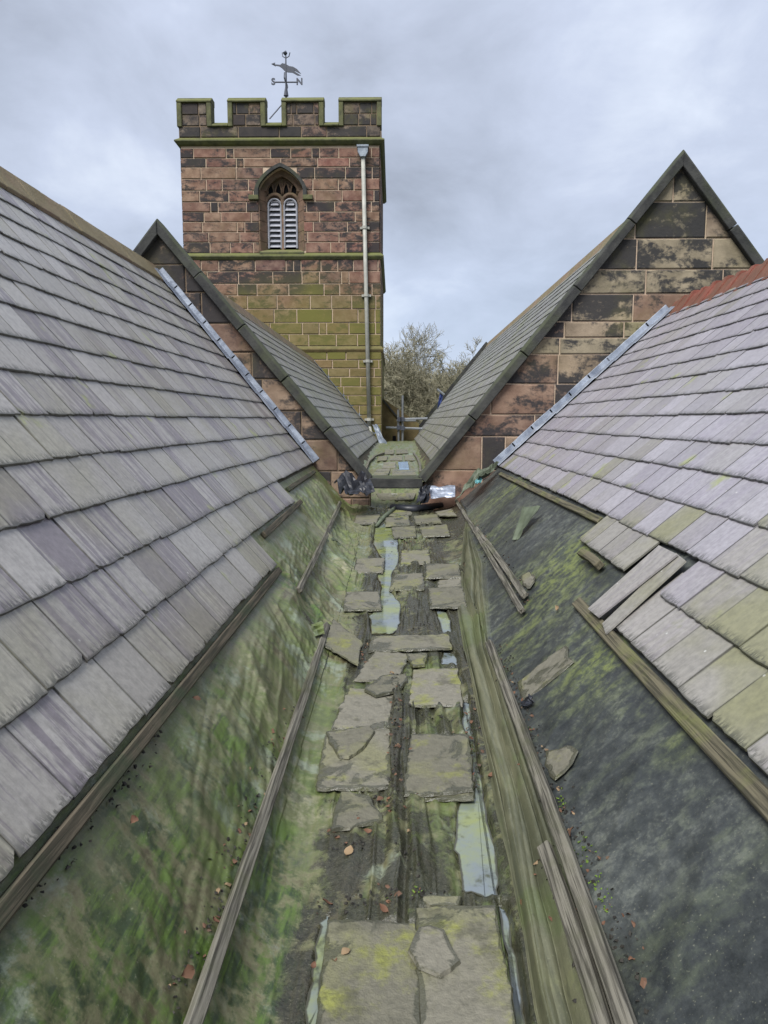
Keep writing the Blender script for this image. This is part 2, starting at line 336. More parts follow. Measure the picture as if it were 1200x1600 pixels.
def mat_felt(name, right):
    m, T = material(name); P = pos(T); an = T.n('ShaderNodeAttribute', attribute_name='mask'); at = an.outputs['Color']; flo = an.outputs['Alpha']
    sp = T.n('ShaderNodeSeparateColor', {0: at}).outputs; alg, mud, pale = sp[0], sp[1], sp[2]
    n1 = T.noise(P, 1.3, 6, .62, .6); n2 = T.noise(P, 6, 6, .65, .4); f = T.noise(P, 60, 5, .75); sp2 = T.noise(P, 130, 3, .6); n3 = T.noise(P, 17, 6, .7, .3)
    # stains run down the slopes and along the floor
    def runs(a, b, rot): return T.mix(flo, T.noise(T.mapping(P, rot=(0, 0, rot), scale=a), 1.0, 7, .66, .7), T.noise(T.mapping(P, scale=b), 1.0, 7, .66, .5))
    dn = T.sep(runs((1.3, 4.6, 1.3), (8, 1.3, 3), -.3))[0]; dd = T.sep(runs((3.0, 13, 3.0), (28, 2.4, 8), .3))[0]; d3 = T.sep(runs((34, 5, 34), (70, 6, 20), .15))[0]
    if not right:
        col = T.ramp(T.math('ADD', T.math('MULTIPLY', n1, .5), T.math('MULTIPLY', n3, .5)), [(.38, s2l(76, 71, 52)), (.46, s2l(104, 104, 76)), (.53, s2l(88, 94, 60)), (.63, s2l(128, 126, 102))])
        dm = T.math('ADD', T.math('MULTIPLY', dn, .6), T.math('MULTIPLY', n2, .4))
        col = T.mix(T.math('MULTIPLY', T.step(dm, .47, .55), .75), col, T.mix(T.step(n3, .4, .6), s2l(68, 84, 40), s2l(92, 106, 54)))
        col = T.mix(T.math('MULTIPLY', T.step(T.noise(P, 2.4, 8, .72, .5), .54, .62), .6), col, s2l(124, 134, 120))
        col = T.mix(T.math('MULTIPLY', T.step(T.noise(P, 4.5, 7, .7, .4), .56, .63), .6), col, s2l(50, 58, 38))
        a2 = T.math('MULTIPLY', T.step(alg, .14, .62), T.step(T.math('ADD', T.math('MULTIPLY', dm, .6), T.math('MULTIPLY', n3, .4)), .45, .55))
        col = T.mix(T.math('MULTIPLY', a2, .88), col, T.mix(T.step(T.math('ADD', T.math('MULTIPLY', d3, .6), T.math('MULTIPLY', n2, .4)), .46, .58), s2l(28, 46, 25), s2l(74, 97, 36)))
    else:
        col = T.ramp(T.math('ADD', T.math('MULTIPLY', n1, .5), T.math('MULTIPLY', n3, .5)), [(.38, s2l(34, 38, 39)), (.5, s2l(54, 58, 58)), (.63, s2l(78, 82, 79))])
        spk = T.step(T.math('ADD', T.math('MULTIPLY', f, .6), T.math('MULTIPLY', n3, .55)), .57, .70)
        col = T.mix(T.math('MULTIPLY', spk, T.math('MULTIPLY', T.step(T.math('ADD', T.math('MULTIPLY', n1, .6), T.math('MULTIPLY', n2, .4)), .42, .62), .5)), col, s2l(118, 122, 114))
        col = T.mix(T.math('MULTIPLY', T.step(dd, .50, .66), .45), col, s2l(32, 36, 36))
        gr = T.math('ADD', T.math('MULTIPLY', dn, .55), T.math('MULTIPLY', n3, .45))
        col = T.mix(T.math('MULTIPLY', T.step(gr, .50, .66), .4), col, s2l(76, 84, 60))
        col = T.mix(T.math('MULTIPLY', T.math('MULTIPLY', alg, T.step(gr, .42, .60)), .72), col, T.mix(T.step(n3, .4, .6), s2l(78, 90, 44), s2l(112, 122, 58)))
    pc = T.mix(T.step(dd, .36, .64), s2l(78, 80, 58), s2l(108, 108, 84)); pc = T.mix(T.math('MULTIPLY', T.step(d3, .54, .66), .4), pc, s2l(62, 66, 46)); pc = T.mix(T.math('MULTIPLY', T.step(n1, .5, .62), .6), pc, s2l(86, 98, 52))
    col = T.mix(pale, col, pc)
    mm = T.step(T.math('ADD', mud, T.math('ADD', T.math('MULTIPLY', T.math('SUBTRACT', n2, .5), 1.3), T.math('MULTIPLY', T.math('SUBTRACT', n3, .5), 1.0))), .45, .75)
    mm = T.math('MULTIPLY', mm, T.step(mud, .02, .2))
    col = T.mix(T.math('MULTIPLY', mm, .88), col, T.mix(T.step(f, .35, .65), (.014, .013, .011), (.045, .042, .032)))
    col = T.mix(T.math('MULTIPLY', T.step(f, .55, .75), .35), col, (.03, .03, .022)); col = T.mix(T.math('MULTIPLY', T.step(sp2, .62, .72), .3), col, s2l(150, 150, 128))
    ro = T.math('SUBTRACT', T.math('ADD', .24, T.math('MULTIPLY', n2, .4)), T.math('MULTIPLY', mm, .22))
    h = T.math('ADD', T.math('ADD', T.math('MULTIPLY', f, .55), T.math('MULTIPLY', dd, .9)), T.math('ADD', T.math('MULTIPLY', d3, .7), T.math('MULTIPLY', mm, T.math('MULTIPLY', sp2, 1.6))))
    return finish(m, T, col, ro, .5, h, .55, .005)
M_FELT_L = mat_felt('felt_green', False); M_FELT_R = mat_felt('felt_charcoal', True)
def mat_loose(nm='loose_slate', ya=.54, yb=.68, yc=s2l(124, 127, 58)):
    m, T = material(nm); r = rnd_of(T); P = pos(T); off = T.math('MULTIPLY', r, 30.0); Po = T.vmath('ADD', P, T.comb(off, off, off))
    col = T.mix(r, s2l(98, 96, 82), s2l(120, 117, 105)); n = T.noise(Po, 2.6, 5, .6, .6); f = T.noise(P, 40, 5, .7); n3 = T.noise(Po, 9, 5, .65)
    col = T.mix(T.math('MULTIPLY', T.step(n, .47, .66), .6), col, s2l(116, 116, 80))
    col = T.mix(T.math('MULTIPLY', T.step(T.noise(Po, 3.7, 6, .7), ya, yb), .75), col, yc)
    col = T.mix(T.math('MULTIPLY', T.step(n3, .52, .68), .6), col, s2l(66, 65, 52))
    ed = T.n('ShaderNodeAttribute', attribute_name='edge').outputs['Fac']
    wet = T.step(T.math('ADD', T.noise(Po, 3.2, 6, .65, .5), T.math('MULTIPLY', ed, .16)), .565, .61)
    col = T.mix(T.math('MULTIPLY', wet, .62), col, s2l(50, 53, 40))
    col = T.mix(T.math('MULTIPLY', T.step(f, .3, .75), .3), col, (.03, .03, .025))
    return finish(m, T, col, T.math('SUBTRACT', .62, T.math('MULTIPLY', wet, .4)), .45, T.math('ADD', f, T.math('MULTIPLY', n3, 2.0)), .8, .008)
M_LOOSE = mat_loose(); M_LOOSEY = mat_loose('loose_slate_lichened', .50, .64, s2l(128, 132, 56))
def mat_water():
    m, T = material('standing_water'); P = pos(T); n = T.noise(P, 2.2, 6, .66, .3)
    col = T.mix(T.step(n, .38, .66), s2l(104, 113, 118), s2l(120, 128, 72)); col = T.mix(T.step(T.noise(P, 9, 6, .7), .52, .70), col, s2l(64, 68, 50))
    ed = T.n('ShaderNodeAttribute', attribute_name='edge').outputs['Fac']
    col = T.mix(T.step(T.math('ADD', T.math('MULTIPLY', ed, .6), T.math('MULTIPLY', T.noise(P, 14, 5, .7), .7)), .45, .75), col, s2l(56, 56, 42))
    return finish(m, T, col, .04, .5, T.noise(P, 18, 2), .02, .002)
M_WATER = mat_water()

# ------------------------------------------------------------------ ground
g = MB(); g.add([(-1500, -600, -7.5), (1500, -600, -7.5), (1500, 2500, -7.5), (-1500, 2500, -7.5)], [(0, 1, 2, 3)])
g.build('ground', mat_ground(), kind='structure')

# ------------------------------------------------------------------ slates
GAU = .258
def slate_variants(k, w, l, t=.009, ragged=.007):
    out = []
    for i in range(k):
        pts = []; nt = 9
        for j in range(nt):                                    # ragged, dressed tail
            x = -w / 2 + w * j / (nt - 1); y = random.random() ** 2 * ragged
            if j in (0, nt - 1): y += random.random() ** 3 * .03
            pts.append((x, y))
        for j in (1, 2): pts.append((w / 2 + random.uniform(-.003, .001), l * j / 3))
        pts.append((w / 2, l)); pts.append((-w / 2, l))
        for j in (2, 1): pts.append((-w / 2 + random.uniform(-.001, .003), l * j / 3))
        n = len(pts)
        vs = [(x, y, t) for x, y in pts] + [(x, y - (.003 if y < .05 else 0), 0) for x, y in pts]
        fs = [tuple(range(n))] + [(i2, i2 + n, (i2 + 1) % n + n, (i2 + 1) % n) for i2 in range(n)]
        uv = [(x / w + .5, y / GAU) for x, y in pts] * 2
        me = bpy.data.meshes.new('slate'); me.from_pydata(vs, [], fs)
        ul = me.uv_layers.new(name='UVMap')
        ul.data.foreach_set('uv', [c for L in me.loops for c in uv[L.vertex_index]])
        out.append((me, np.array(vs), fs, uv))
    return out
def lay_slates(parent, variants, items, mat, maxn=300, minpx=8):
    """items: (4x4 matrix, variant index, exposed width, exposed length, material or None)"""
    def size(it):
        M, k, w, l = it[:4]
        ps = [proj(M @ Vector(p)) for p in ((-w / 2, 0, 0), (w / 2, 0, 0), (w / 2, l, 0), (-w / 2, l, 0))]
        if any(p is None for p in ps): return 0
        c = (sum(p[0] for p in ps) / 4, sum(p[1] for p in ps) / 4)
        if not (-60 < c[0] < 1260 and -60 < c[1] < 1660): return 0
        return abs(sum(ps[i][0] * ps[(i + 1) % 4][1] - ps[(i + 1) % 4][0] * ps[i][1] for i in range(4))) / 2
    its = sorted(items, key=size, reverse=True)
    nbig = min(maxn, sum(1 for i in its if size(i) > minpx * minpx))
    cache = {}
    def var(k, mt):
        if (k, mt.name) not in cache:
            me = variants[k][0].copy(); me.materials.append(mt); cache[(k, mt.name)] = me
        return cache[(k, mt.name)]
    inv = parent.matrix_basis.inverted()
    for it in its[:nbig]:
        o = obj('slate', var(it[1], it[4] or mat), None, parent); o.matrix_basis = inv @ it[0]
    rest = its[nbig:]
    if rest:
        vs, fs, uvs, mi = [], [], [], []; mats = []
        for it in rest:
            M = np.array(inv @ it[0]); me, v, f, uv = variants[it[1]]; k = len(vs)
            vs += (v @ M[:3, :3].T + M[:3, 3]).tolist()
            mt = it[4] or mat
            if mt not in mats: mats.append(mt)
            for q in f: fs.append(tuple(i + k for i in q)); uvs += [c for i in q for c in uv[i]]; mi.append(mats.index(mt))
        me = bpy.data.meshes.new('slates'); me.from_pydata(vs, [], fs); ul = me.uv_layers.new(name='UVMap'); ul.data.foreach_set('uv', uvs)
        for mt in mats: me.materials.append(mt)
        me.polygons.foreach_set('material_index', mi)
        obj('slates', me, None, parent, kind='stuff')
VAR = slate_variants(14, .272, .40)
def slate_matrix(side, k, o, z, D, tilt=2.7, lift=.004, rot=0.0, sx=1.0, jit=True):
    """tail centre at depth z below the camera on the left (side=-1) or right (+1) roof plane X = o +/- k z, distance D"""
    X = o + k * z if side < 0 else o - k * z
    up = Vector((-k, 0, 1)).normalized() if side < 0 else Vector((k, 0, 1)).normalized()
    n = Vector((1, 0, k)).normalized() if side < 0 else Vector((-1, 0, k)).normalized()
    ti = R(tilt + (random.uniform(-.5, .5) if jit else 0))
    y = up * math.cos(ti) - n * math.sin(ti); nn = n * math.cos(ti) + up * math.sin(ti); x = y.cross(nn)
    if rot: 
        q = Matrix.Rotation(rot, 3, nn); x = q @ x; y = q @ y
    p = Vector((X, D, -z)) + n * (lift + .3 * math.sin(R(2.7)) + (random.uniform(0, .003) if jit else 0))
    M = Matrix(((x.x * sx, y.x, nn.x, p.x), (x.y * sx, y.y, nn.y, p.y), (x.z * sx, y.z, nn.z, p.z), (0, 0, 0, 1)))
    return M
def courses(side, k, o, zs, ends, d0, w=.272, skip=None, matf=None):
    items = []
    for i, z in enumerate(zs):
        D = d0 - random.random() * .1 + (i % 2) * w / 2; end = ends(i, z)
        while D < end - .05:
            ww = w * random.uniform(.92, 1.06); wc = min(ww, end - D)
            if wc > .06 and not (skip and skip(i, D, D + wc)):
                zz = z + random.uniform(-.004, .004) + .013 * (float(vn(D * .55, i * 3.7, 3)) - .5)
                items.append((slate_matrix(side, k, o, zz, D + wc / 2, rot=random.uniform(-.006, .006), sx=(wc - .005) / .272), random.randrange(14), .272, GAU, matf(i, D) if matf else None))
            D += ww
    return items

# ---- the near left roof
roofL = empty('slate_roof', (-1.2, 5, -1.1), 'grey streaked slate roof with tan ridge on the left of the gutter', 'roof')
zl = [-1.87 + .206 * i for i in range(15)]
def endL(i, z): return 5.06 if i == 14 else (7.2 if i == 13 else DG - .03)
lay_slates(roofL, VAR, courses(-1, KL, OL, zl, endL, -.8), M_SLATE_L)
bpy.context.view_layer.update()
def child(mb, name, mat, par, **kw):
    o = mb.build(name, mat, None, **kw); o.parent = par; o.matrix_parent_inverse = par.matrix_basis.inverted(); return o
ridL = (OL + KL * -2.06, 2.06)
d = MB()     # boarded deck under the slates with the far slope behind the ridge
nL = Vector((1, 0, KL)).normalized()
d.prism([(OL + KL * .62, -1, -.62), (ridL[0], -1, ridL[1]), (ridL[0] - 3.2, -1, ridL[1] - 3.9), (ridL[0] - 3.2, -1, -3)], (0, DG + 1, 0))
child(d, 'roof_deck', M_WOODG, roofL)
for i in range(24):      # ridge capping stones
    y0 = -.9 + i * .47; m = MB(); x, z = ridL; j = random.uniform(-.006, .006); y1 = min(y0 + .462, DG - .02)
    if y1 - y0 < .1: continue
    pr = [(x + .20, z - .222 + j), (x + .215, z - .19 + j), (x + .03, z + .055 + j), (x - .03, z + .055 + j), (x - .215, z - .19 + j), (x - .20, z - .222 + j), (x, z + .02 + j)]
    m.prism([(a, y0, b) for a, b in pr], (0, y1 - y0, 0)); child(m, 'ridge_tile', M_TAN, roofL, bevel=.006)
def eave_batten(par, p, q, side, mat, w=.05, h=.032):
    p, q = Vector(p), Vector(q); n = Vector((1, 0, KL)).normalized() if side < 0 else Vector((-1, 0, KR)).normalized()
    L = (q - p).length; m = MB(); N = max(2, int(L / .25)); pts = []
    for i in range(N):
        m.hexa([(L * i / N, -w / 2, 0), (L * i / N, w / 2, 0), (L * i / N, w / 2, h), (L * i / N, -w / 2, h), (L * (i + 1) / N, -w / 2, 0), (L * (i + 1) / N, w / 2, 0), (L * (i + 1) / N, w / 2, h), (L * (i + 1) / N, -w / 2, h)])
    me = MB(); me.box((0, -w / 2, 0), (L, w / 2, h)); o = me.build('batten', mat, None, bevel=.005)
    x = (q - p).normalized(); y = n.cross(x).normalized(); z = x.cross(y)
    o.matrix_basis = par.matrix_basis.inverted() @ Matrix(((x.x, y.x, z.x, p.x), (x.y, y.y, z.y, p.y), (x.z, y.z, z.z, p.z), (0, 0, 0, 1))) if par else Matrix(((x.x, y.x, z.x, p.x), (x.y, y.y, z.y, p.y), (x.z, y.z, z.z, p.z), (0, 0, 0, 1)))
    if par: o.parent = par
    return o
eave_batten(roofL, PL(433, 893), PL(433, 893) + (PL(10, 1413) - PL(433, 893)) * 1.6, -1, M_WOODG, .046)
eave_batten(roofL, PL(468, 785), PL(410, 838), -1, M_WOODG)
eave_batten(roofL, PL(490, 738), PL(448, 766), -1, M_WOODG)
def flashing(par, p0, p1, side, n, mat, k, width=.19):
    p0, p1 = Vector(p0), Vector(p1); nn = Vector((1, 0, k)).normalized() if side < 0 else Vector((-1, 0, k)).normalized()
    for i in range(n):
        a = p0.lerp(p1, i / n) ; b = p0.lerp(p1, (i + 1.06) / n); m = MB(); j = random.uniform(-.012, .012); hh = .042 + random.uniform(0, .008)
        y = Vector((0, -width + j, 0)); y2 = Vector((0, .0, 0)); la = nn * (hh + .008); lb = nn * hh
        wob = [nn * random.uniform(-.004, .004) for _ in range(4)]
        lo = [a + y + lb, a + y * .5 + lb + nn * .012 + wob[0], a + la + wob[1], a + la + nn * .07]
        hi = [b + y * 1.05 + la, b + y * .5 + la + nn * .012 + wob[2], b + la + nn * .006 + wob[3], b + la + nn * .07]
        t = nn * -.006 + Vector((0, -.007, 0))
        vs = lo + hi + [v + t for v in lo] + [v + t for v in hi]
        fs = [(0, 1, 5, 4), (1, 2, 6, 5), (2, 3, 7, 6), (12, 13, 9, 8), (13, 14, 10, 9), (14, 15, 11, 10), (0, 8, 9, 1), (1, 9, 10, 2), (2, 10, 11, 3), (4, 5, 13, 12), (5, 6, 14, 13), (6, 7, 15, 14), (0, 4, 12, 8), (3, 11, 15, 7)]
        m.add(vs, fs); child(m, 'lead_flashing', mat, par)
zz0, zz1 = -1.98, .60
flashing(roofL, (OL + KL * zz1, DG - .01, -zz1), (OL + KL * zz0, DG - .01, -zz0), -1, 11, M_LEAD, KL)

# ---- the near right roof
roofR = empty('slate_roof', (1.4, 5, -1.0), 'lilac grey slate roof with red ridge tiles on the right of the gutter', 'roof')
zr = [-1.345 + .1655 * i for i in range(15)]
DP0, DP1, DN = 4.02, 4.85, 3.42
def endR(i, z): return DN if i == 14 else (DP1 if i == 13 else DG - .03)
def skipR(i, a, b): return i == 13 and (a > DN - .05 and b < DP0 + .05 or (a < DN and b > DN + .08))
def matR(i, D):
    g = .02 + .06 * max(0, i - 9) + (.5 if i >= 12 and D < 4.6 else 0)
    return M_SLATE_RG if random.random() < g else None
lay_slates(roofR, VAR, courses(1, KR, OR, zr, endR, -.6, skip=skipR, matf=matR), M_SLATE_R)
ridR = (OR + KR * 1.52, 1.52)
d = MB(); d.prism([(OR - KR * .62, -1, -.62), (ridR[0], -1, ridR[1]), (ridR[0] + 3.2, -1, ridR[1] - 3), (ridR[0] + 3.2, -1, -3)], (0, DG + 1, 0))
child(d, 'roof_deck', M_WOODG, roofR)
for i in range(33):      # red clay ridge tiles, each with a raised collar
    y0 = -.3 + i * .32; x, z = ridR; j = random.uniform(-.01, .01); m = MB()
    if y0 + .32 > DG: continue
    def vee(r, t, a, b):
        pr = [(x - .19 * r, z - .175 * r), (x - .03, z + .02 * r + t), (x + .03, z + .02 * r + t), (x + .19 * r, z - .175 * r), (x + .17 * r, z - .195 * r), (x, z - .02), (x - .17 * r, z - .195 * r)]
        m.prism([(p, y0 + a, q + j + .03) for p, q in pr], (0, b - a, .0))
    vee(1.0, .02, 0.05, .315); vee(1.14, .05, -.02, .075)
    child(m, 'ridge_tile', M_RED, roofR)
eave_batten(roofR, PR(783, 742), PR(941, 817), 1, M_WOODY, .05)
eave_batten(roofR, PR(905, 944), PR(905, 944) + (PR(1200, 1258) - PR(905, 944)) * 1.5, 1, M_WOODY, .062)
zz0, zz1 = -1.45, .64
flashing(roofR, (OR - KR * zz1, DG - .01, -zz1), (OR - KR * zz0, DG - .01, -zz0), 1, 9, M_LEAD, KR)

# ------------------------------------------------------------------ felt lining of the gutter (two sheets)
def line_fn(px):
    ps = [S(u, v) for u, v in px]; ps.sort(key=lambda p: p.y)
    return np.array([p.y for p in ps]), np.array([p.x for p in ps])
SPL_D, SPL_X = line_fn([(730, 800), (722, 880), (716, 960), (734, 1060), (760, 1180), (792, 1330), (820, 1480), (836, 1590)])
BAT_D, BAT_X = line_fn([(712, 782), (760, 880), (771, 1012), (870, 1280), (984, 1590)])
def spl(D): return np.interp(D, SPL_D, SPL_X)
FOLDS = [  # crest lines seen in the photograph: (pixels, height, width)
 ([(610, 1320), (618, 1220), (628, 1120), (634, 1050)], .020, .012),
 ([(628, 1330), (630, 1220), (626, 1120), (620, 1060)], .014, .012),
 ([(660, 1390), (645, 1330), (640, 1290)], .014, .012),
 ([(585, 1020), (578, 990), (572, 950), (570, 900)], .016, .014),
 ([(556, 1052), (570, 1010), (574, 970)], .022, .012),
 ([(625, 990), (632, 960), (640, 930), (650, 925)], .018, .012),
 ([(648, 990), (652, 960), (656, 930)], .014, .012),
 ([(590, 815), (580, 830), (578, 860), (590, 880)], .022, .014),
 ([(690, 905), (680, 880), (668, 850), (655, 838)], .016, .014),
 ([(560, 860), (548, 820), (540, 795)], .018, .016), ([(552, 880), (538, 830), (534, 800)], .016, .014),
 ([(722, 1040), (700, 1000), (690, 960)], .012, .012),
]
FOLDS = [(*line_fn(px), h, w) for px, h, w in FOLDS]
PUDDLES = {
 'a': [(586, 826), (600, 820), (614, 822), (622, 845), (623, 880), (612, 900), (610, 925), (626, 945), (625, 975), (615, 991), (580, 992), (577, 965), (592, 948), (596, 920), (590, 905), (598, 880), (583, 850)],
 'b': [(680, 952), (694, 952), (704, 970), (706, 990), (692, 992)],
 'c': [(724, 1096), (733, 1094), (742, 1160), (757, 1240), (778, 1340), (780, 1392), (752, 1400), (722, 1392), (712, 1330), (716, 1260), (738, 1236), (736, 1160), (722, 1130)],
 'd': [(778, 1404), (792, 1410), (812, 1500), (828, 1620), (806, 1620), (800, 1540)],
 'e': [(500, 1450), (513, 1430), (498, 1620), (474, 1620), (486, 1540)],
 'f': [(692, 1020), (712, 1022), (716, 1040), (690, 1040)],
}
def inside(poly, X, Y):
    r = np.zeros(X.shape, bool); n = len(poly)
    for i in range(n):
        x0, y0 = poly[i]; x1, y1 = poly[(i + 1) % n]
        c = ((y0 > Y) != (y1 > Y)); r ^= c & (X < (x1 - x0) * (Y - y0) / ((y1 - y0) if y1 != y0 else 1e-9) + x0)
    return r
PUDXY = {k: [(S(u, v).x, S(u, v).y) for u, v in p] for k, p in PUDDLES.items()}
BLOBS_L = dict(  # stains: (pixel, radius m, strength)
 alg=[((230, 1300), .2, 1), ((150, 1400), .22, 1), ((160, 1530), .22, 1), ((370, 1210), .16, .8), ((470, 1450), .12, 1), ((455, 1560), .14, .9), ((190, 1440), .18, 1), ((110, 1480), .22, 1), ((250, 1500), .2, .8), ((350, 1150), .22, .7), ((330, 1060), .2, .6), ((420, 1400), .15, .8), ((390, 1500), .2, 1), ((470, 940), .3, .7), ((300, 1210), .18, .6), ((440, 1330), .13, .6), ((360, 1590), .2, .8), ((560, 880), .3, .3), ((60, 1590), .2, .5)],
 mud=[((555, 1340), .13, 1), ((530, 1320), .1, .8), ((660, 1120), .13, 1), ((640, 1340), .09, .7), ((690, 1030), .2, .7), ((645, 1395), .16, .9), ((610, 1240), .08, .8), ((575, 960), .2, .5), ((650, 975), .2, .5), ((640, 870), .3, .7), ((690, 840), .25, .6), ((620, 1180), .07, .9), ((580, 1140), .05, .8), ((545, 1400), .12, .7), ((600, 800), .4, .6), ((680, 800), .3, .6), ((500, 1270), .06, .5), ((560, 1060), .12, .7), ((480, 985), .1, .6), ((722, 1240), .07, .6)],
 pale=[((560, 830), .45, .6), ((520, 850), .4, .45), ((470, 790), .4, .35), ((550, 780), .35, .4), ((400, 960), .25, .35), ((250, 1200), .2, .3), ((380, 1120), .2, .25), ((600, 960), .3, .3), ((665, 970), .2, .3), ((130, 1310), .13, .4), ((450, 1090), .2, .25)])
BLOBS_R = dict(
 alg=[((880, 890), .4, 1), ((905, 860), .25, 1), ((850, 920), .3, .8), ((930, 1030), .22, .9), ((960, 1010), .2, .8), ((800, 760), .4, .7), ((880, 1010), .2, .5), ((830, 990), .25, .6), ((1010, 1100), .1, .5), ((780, 830), .3, .4), ((720, 830), .4, .7), ((740, 960), .2, .5), ((880, 1560), .08, .7), ((800, 1240), .06, .5), ((1060, 1160), .08, .4)],
 mud=[((700, 800), .15, .6), ((712, 900), .12, .7), ((835, 1460), .02, .5)],
 pale=[((735, 1060), .1, .75), ((780, 1230), .1, .75), ((820, 1380), .1, .7), ((870, 1540), .12, .7), ((720, 830), .3, .7), ((725, 960), .12, .5), ((760, 1160), .06, .6), ((840, 1500), .08, .6)])
LOOSE = [
 ([(512, 1436), (648, 1440), (656, 1600), (660, 1720), (478, 1720), (497, 1590)], 'nearest big slate on the left, cut by the picture bottom', .022),
 ([(650, 1416), (774, 1412), (804, 1590), (826, 1720), (664, 1720), (658, 1600)], 'nearest big slate on the right, with wet green ring', .022),
 ([(655, 1445), (672, 1442), (694, 1452), (706, 1480), (718, 1500), (688, 1521), (655, 1506), (640, 1480)], 'broken slate lump lying on the two nearest big slates', .042),
 ([(533, 1236), (576, 1241), (598, 1279), (560, 1287), (518, 1295)], 'triangular broken slate with yellow lichen on black mud', .022),
 ([(508, 1148), (608, 1140), (611, 1228), (552, 1230), (496, 1228)], 'square slab left of the pair in mid gutter', .026),
 ([(634, 1205), (738, 1205), (739, 1247), (632, 1246)], 'thin slate peeping out from under the right square slab', .014),
 ([(642, 1146), (732, 1147), (738, 1233), (632, 1240)], 'square slab right of the pair, with white dropping', .030),
 ([(510, 1141), (578, 1134), (585, 1142), (566, 1168), (545, 1182), (530, 1179)], 'pointed broken slate on the left square slab', .042),
 ([(546, 1074), (617, 1078), (606, 1137), (518, 1138)], 'wet slab just beyond the pointed broken slate', .022),
 ([(586, 1018), (640, 1020), (622, 1060), (554, 1062)], 'greenish slab below the left end of the long slate strip', .020),
 ([(570, 1076), (598, 1055), (634, 1052), (636, 1062), (618, 1078), (588, 1085)], 'rounded pale slate shard bridging two slabs', .042),
 ([(646, 1046), (715, 1043), (722, 1100), (640, 1102)], 'square yellowed slab on the right below the long strip', .026),
 ([(635, 1021), (668, 1018), (664, 1038), (646, 1040)], 'small pointed shard beside the square yellowed slab', .026),
 ([(582, 993), (700, 991), (705, 1012), (576, 1016)], 'long narrow slate strip laid across the gutter', .030),
 ([(541, 925), (592, 923), (596, 951), (537, 953)], 'oblong slate on the left bank of the green puddle', .024),
 ([(557, 873), (601, 872), (598, 893), (553, 893)], 'grey slate on the left bank, beyond the oblong one', .024),
 ([(616, 897), (660, 895), (663, 920), (608, 921)], 'slate on the right bank with its corner over the green puddle', .024),
 ([(669, 918), (722, 916), (729, 947), (673, 949)], 'biggest slate of the right row beyond the long strip', .026),
 ([(685, 904), (721, 904), (722, 917), (684, 917)], 'half hidden slate behind the biggest of the right row', .016),
 ([(666, 880), (716, 880), (721, 902), (665, 903)], 'oblong slate on the right with leaves at its end', .024),
 ([(628, 860), (670, 859), (673, 880), (627, 881)], 'yellow slate alone in the middle of the far gutter', .024),
 ([(612, 824), (648, 822), (651, 838), (615, 839)], 'slate at the head of the green puddle on its right', .026),
 ([(655, 823), (697, 820), (703, 836), (661, 837)], 'slate right of the one at the puddle head', .026),
 ([(603, 808), (638, 806), (641, 820), (602, 821)], 'lichened slate one row beyond the puddle head', .026),
 ([(645, 806), (682, 803), (690, 816), (650, 818)], 'grey slate one row beyond the puddle head on the right', .026),
 ([(557, 804), (594, 803), (588, 818), (551, 819)], 'dark slate at the far left end of the floor', .024),
 ([(606, 795), (642, 793), (645, 804), (605, 806)], 'far slate in front of the opening under the lintel', .024),
 ([(680, 798), (706, 795), (714, 806), (686, 806)], 'far slate below the pale sheet', .024),
 ([(655, 1402), (690, 1398), (720, 1400), (716, 1412), (672, 1414)], 'sliver of wet slate at the head of the nearest big slates', .020),
]
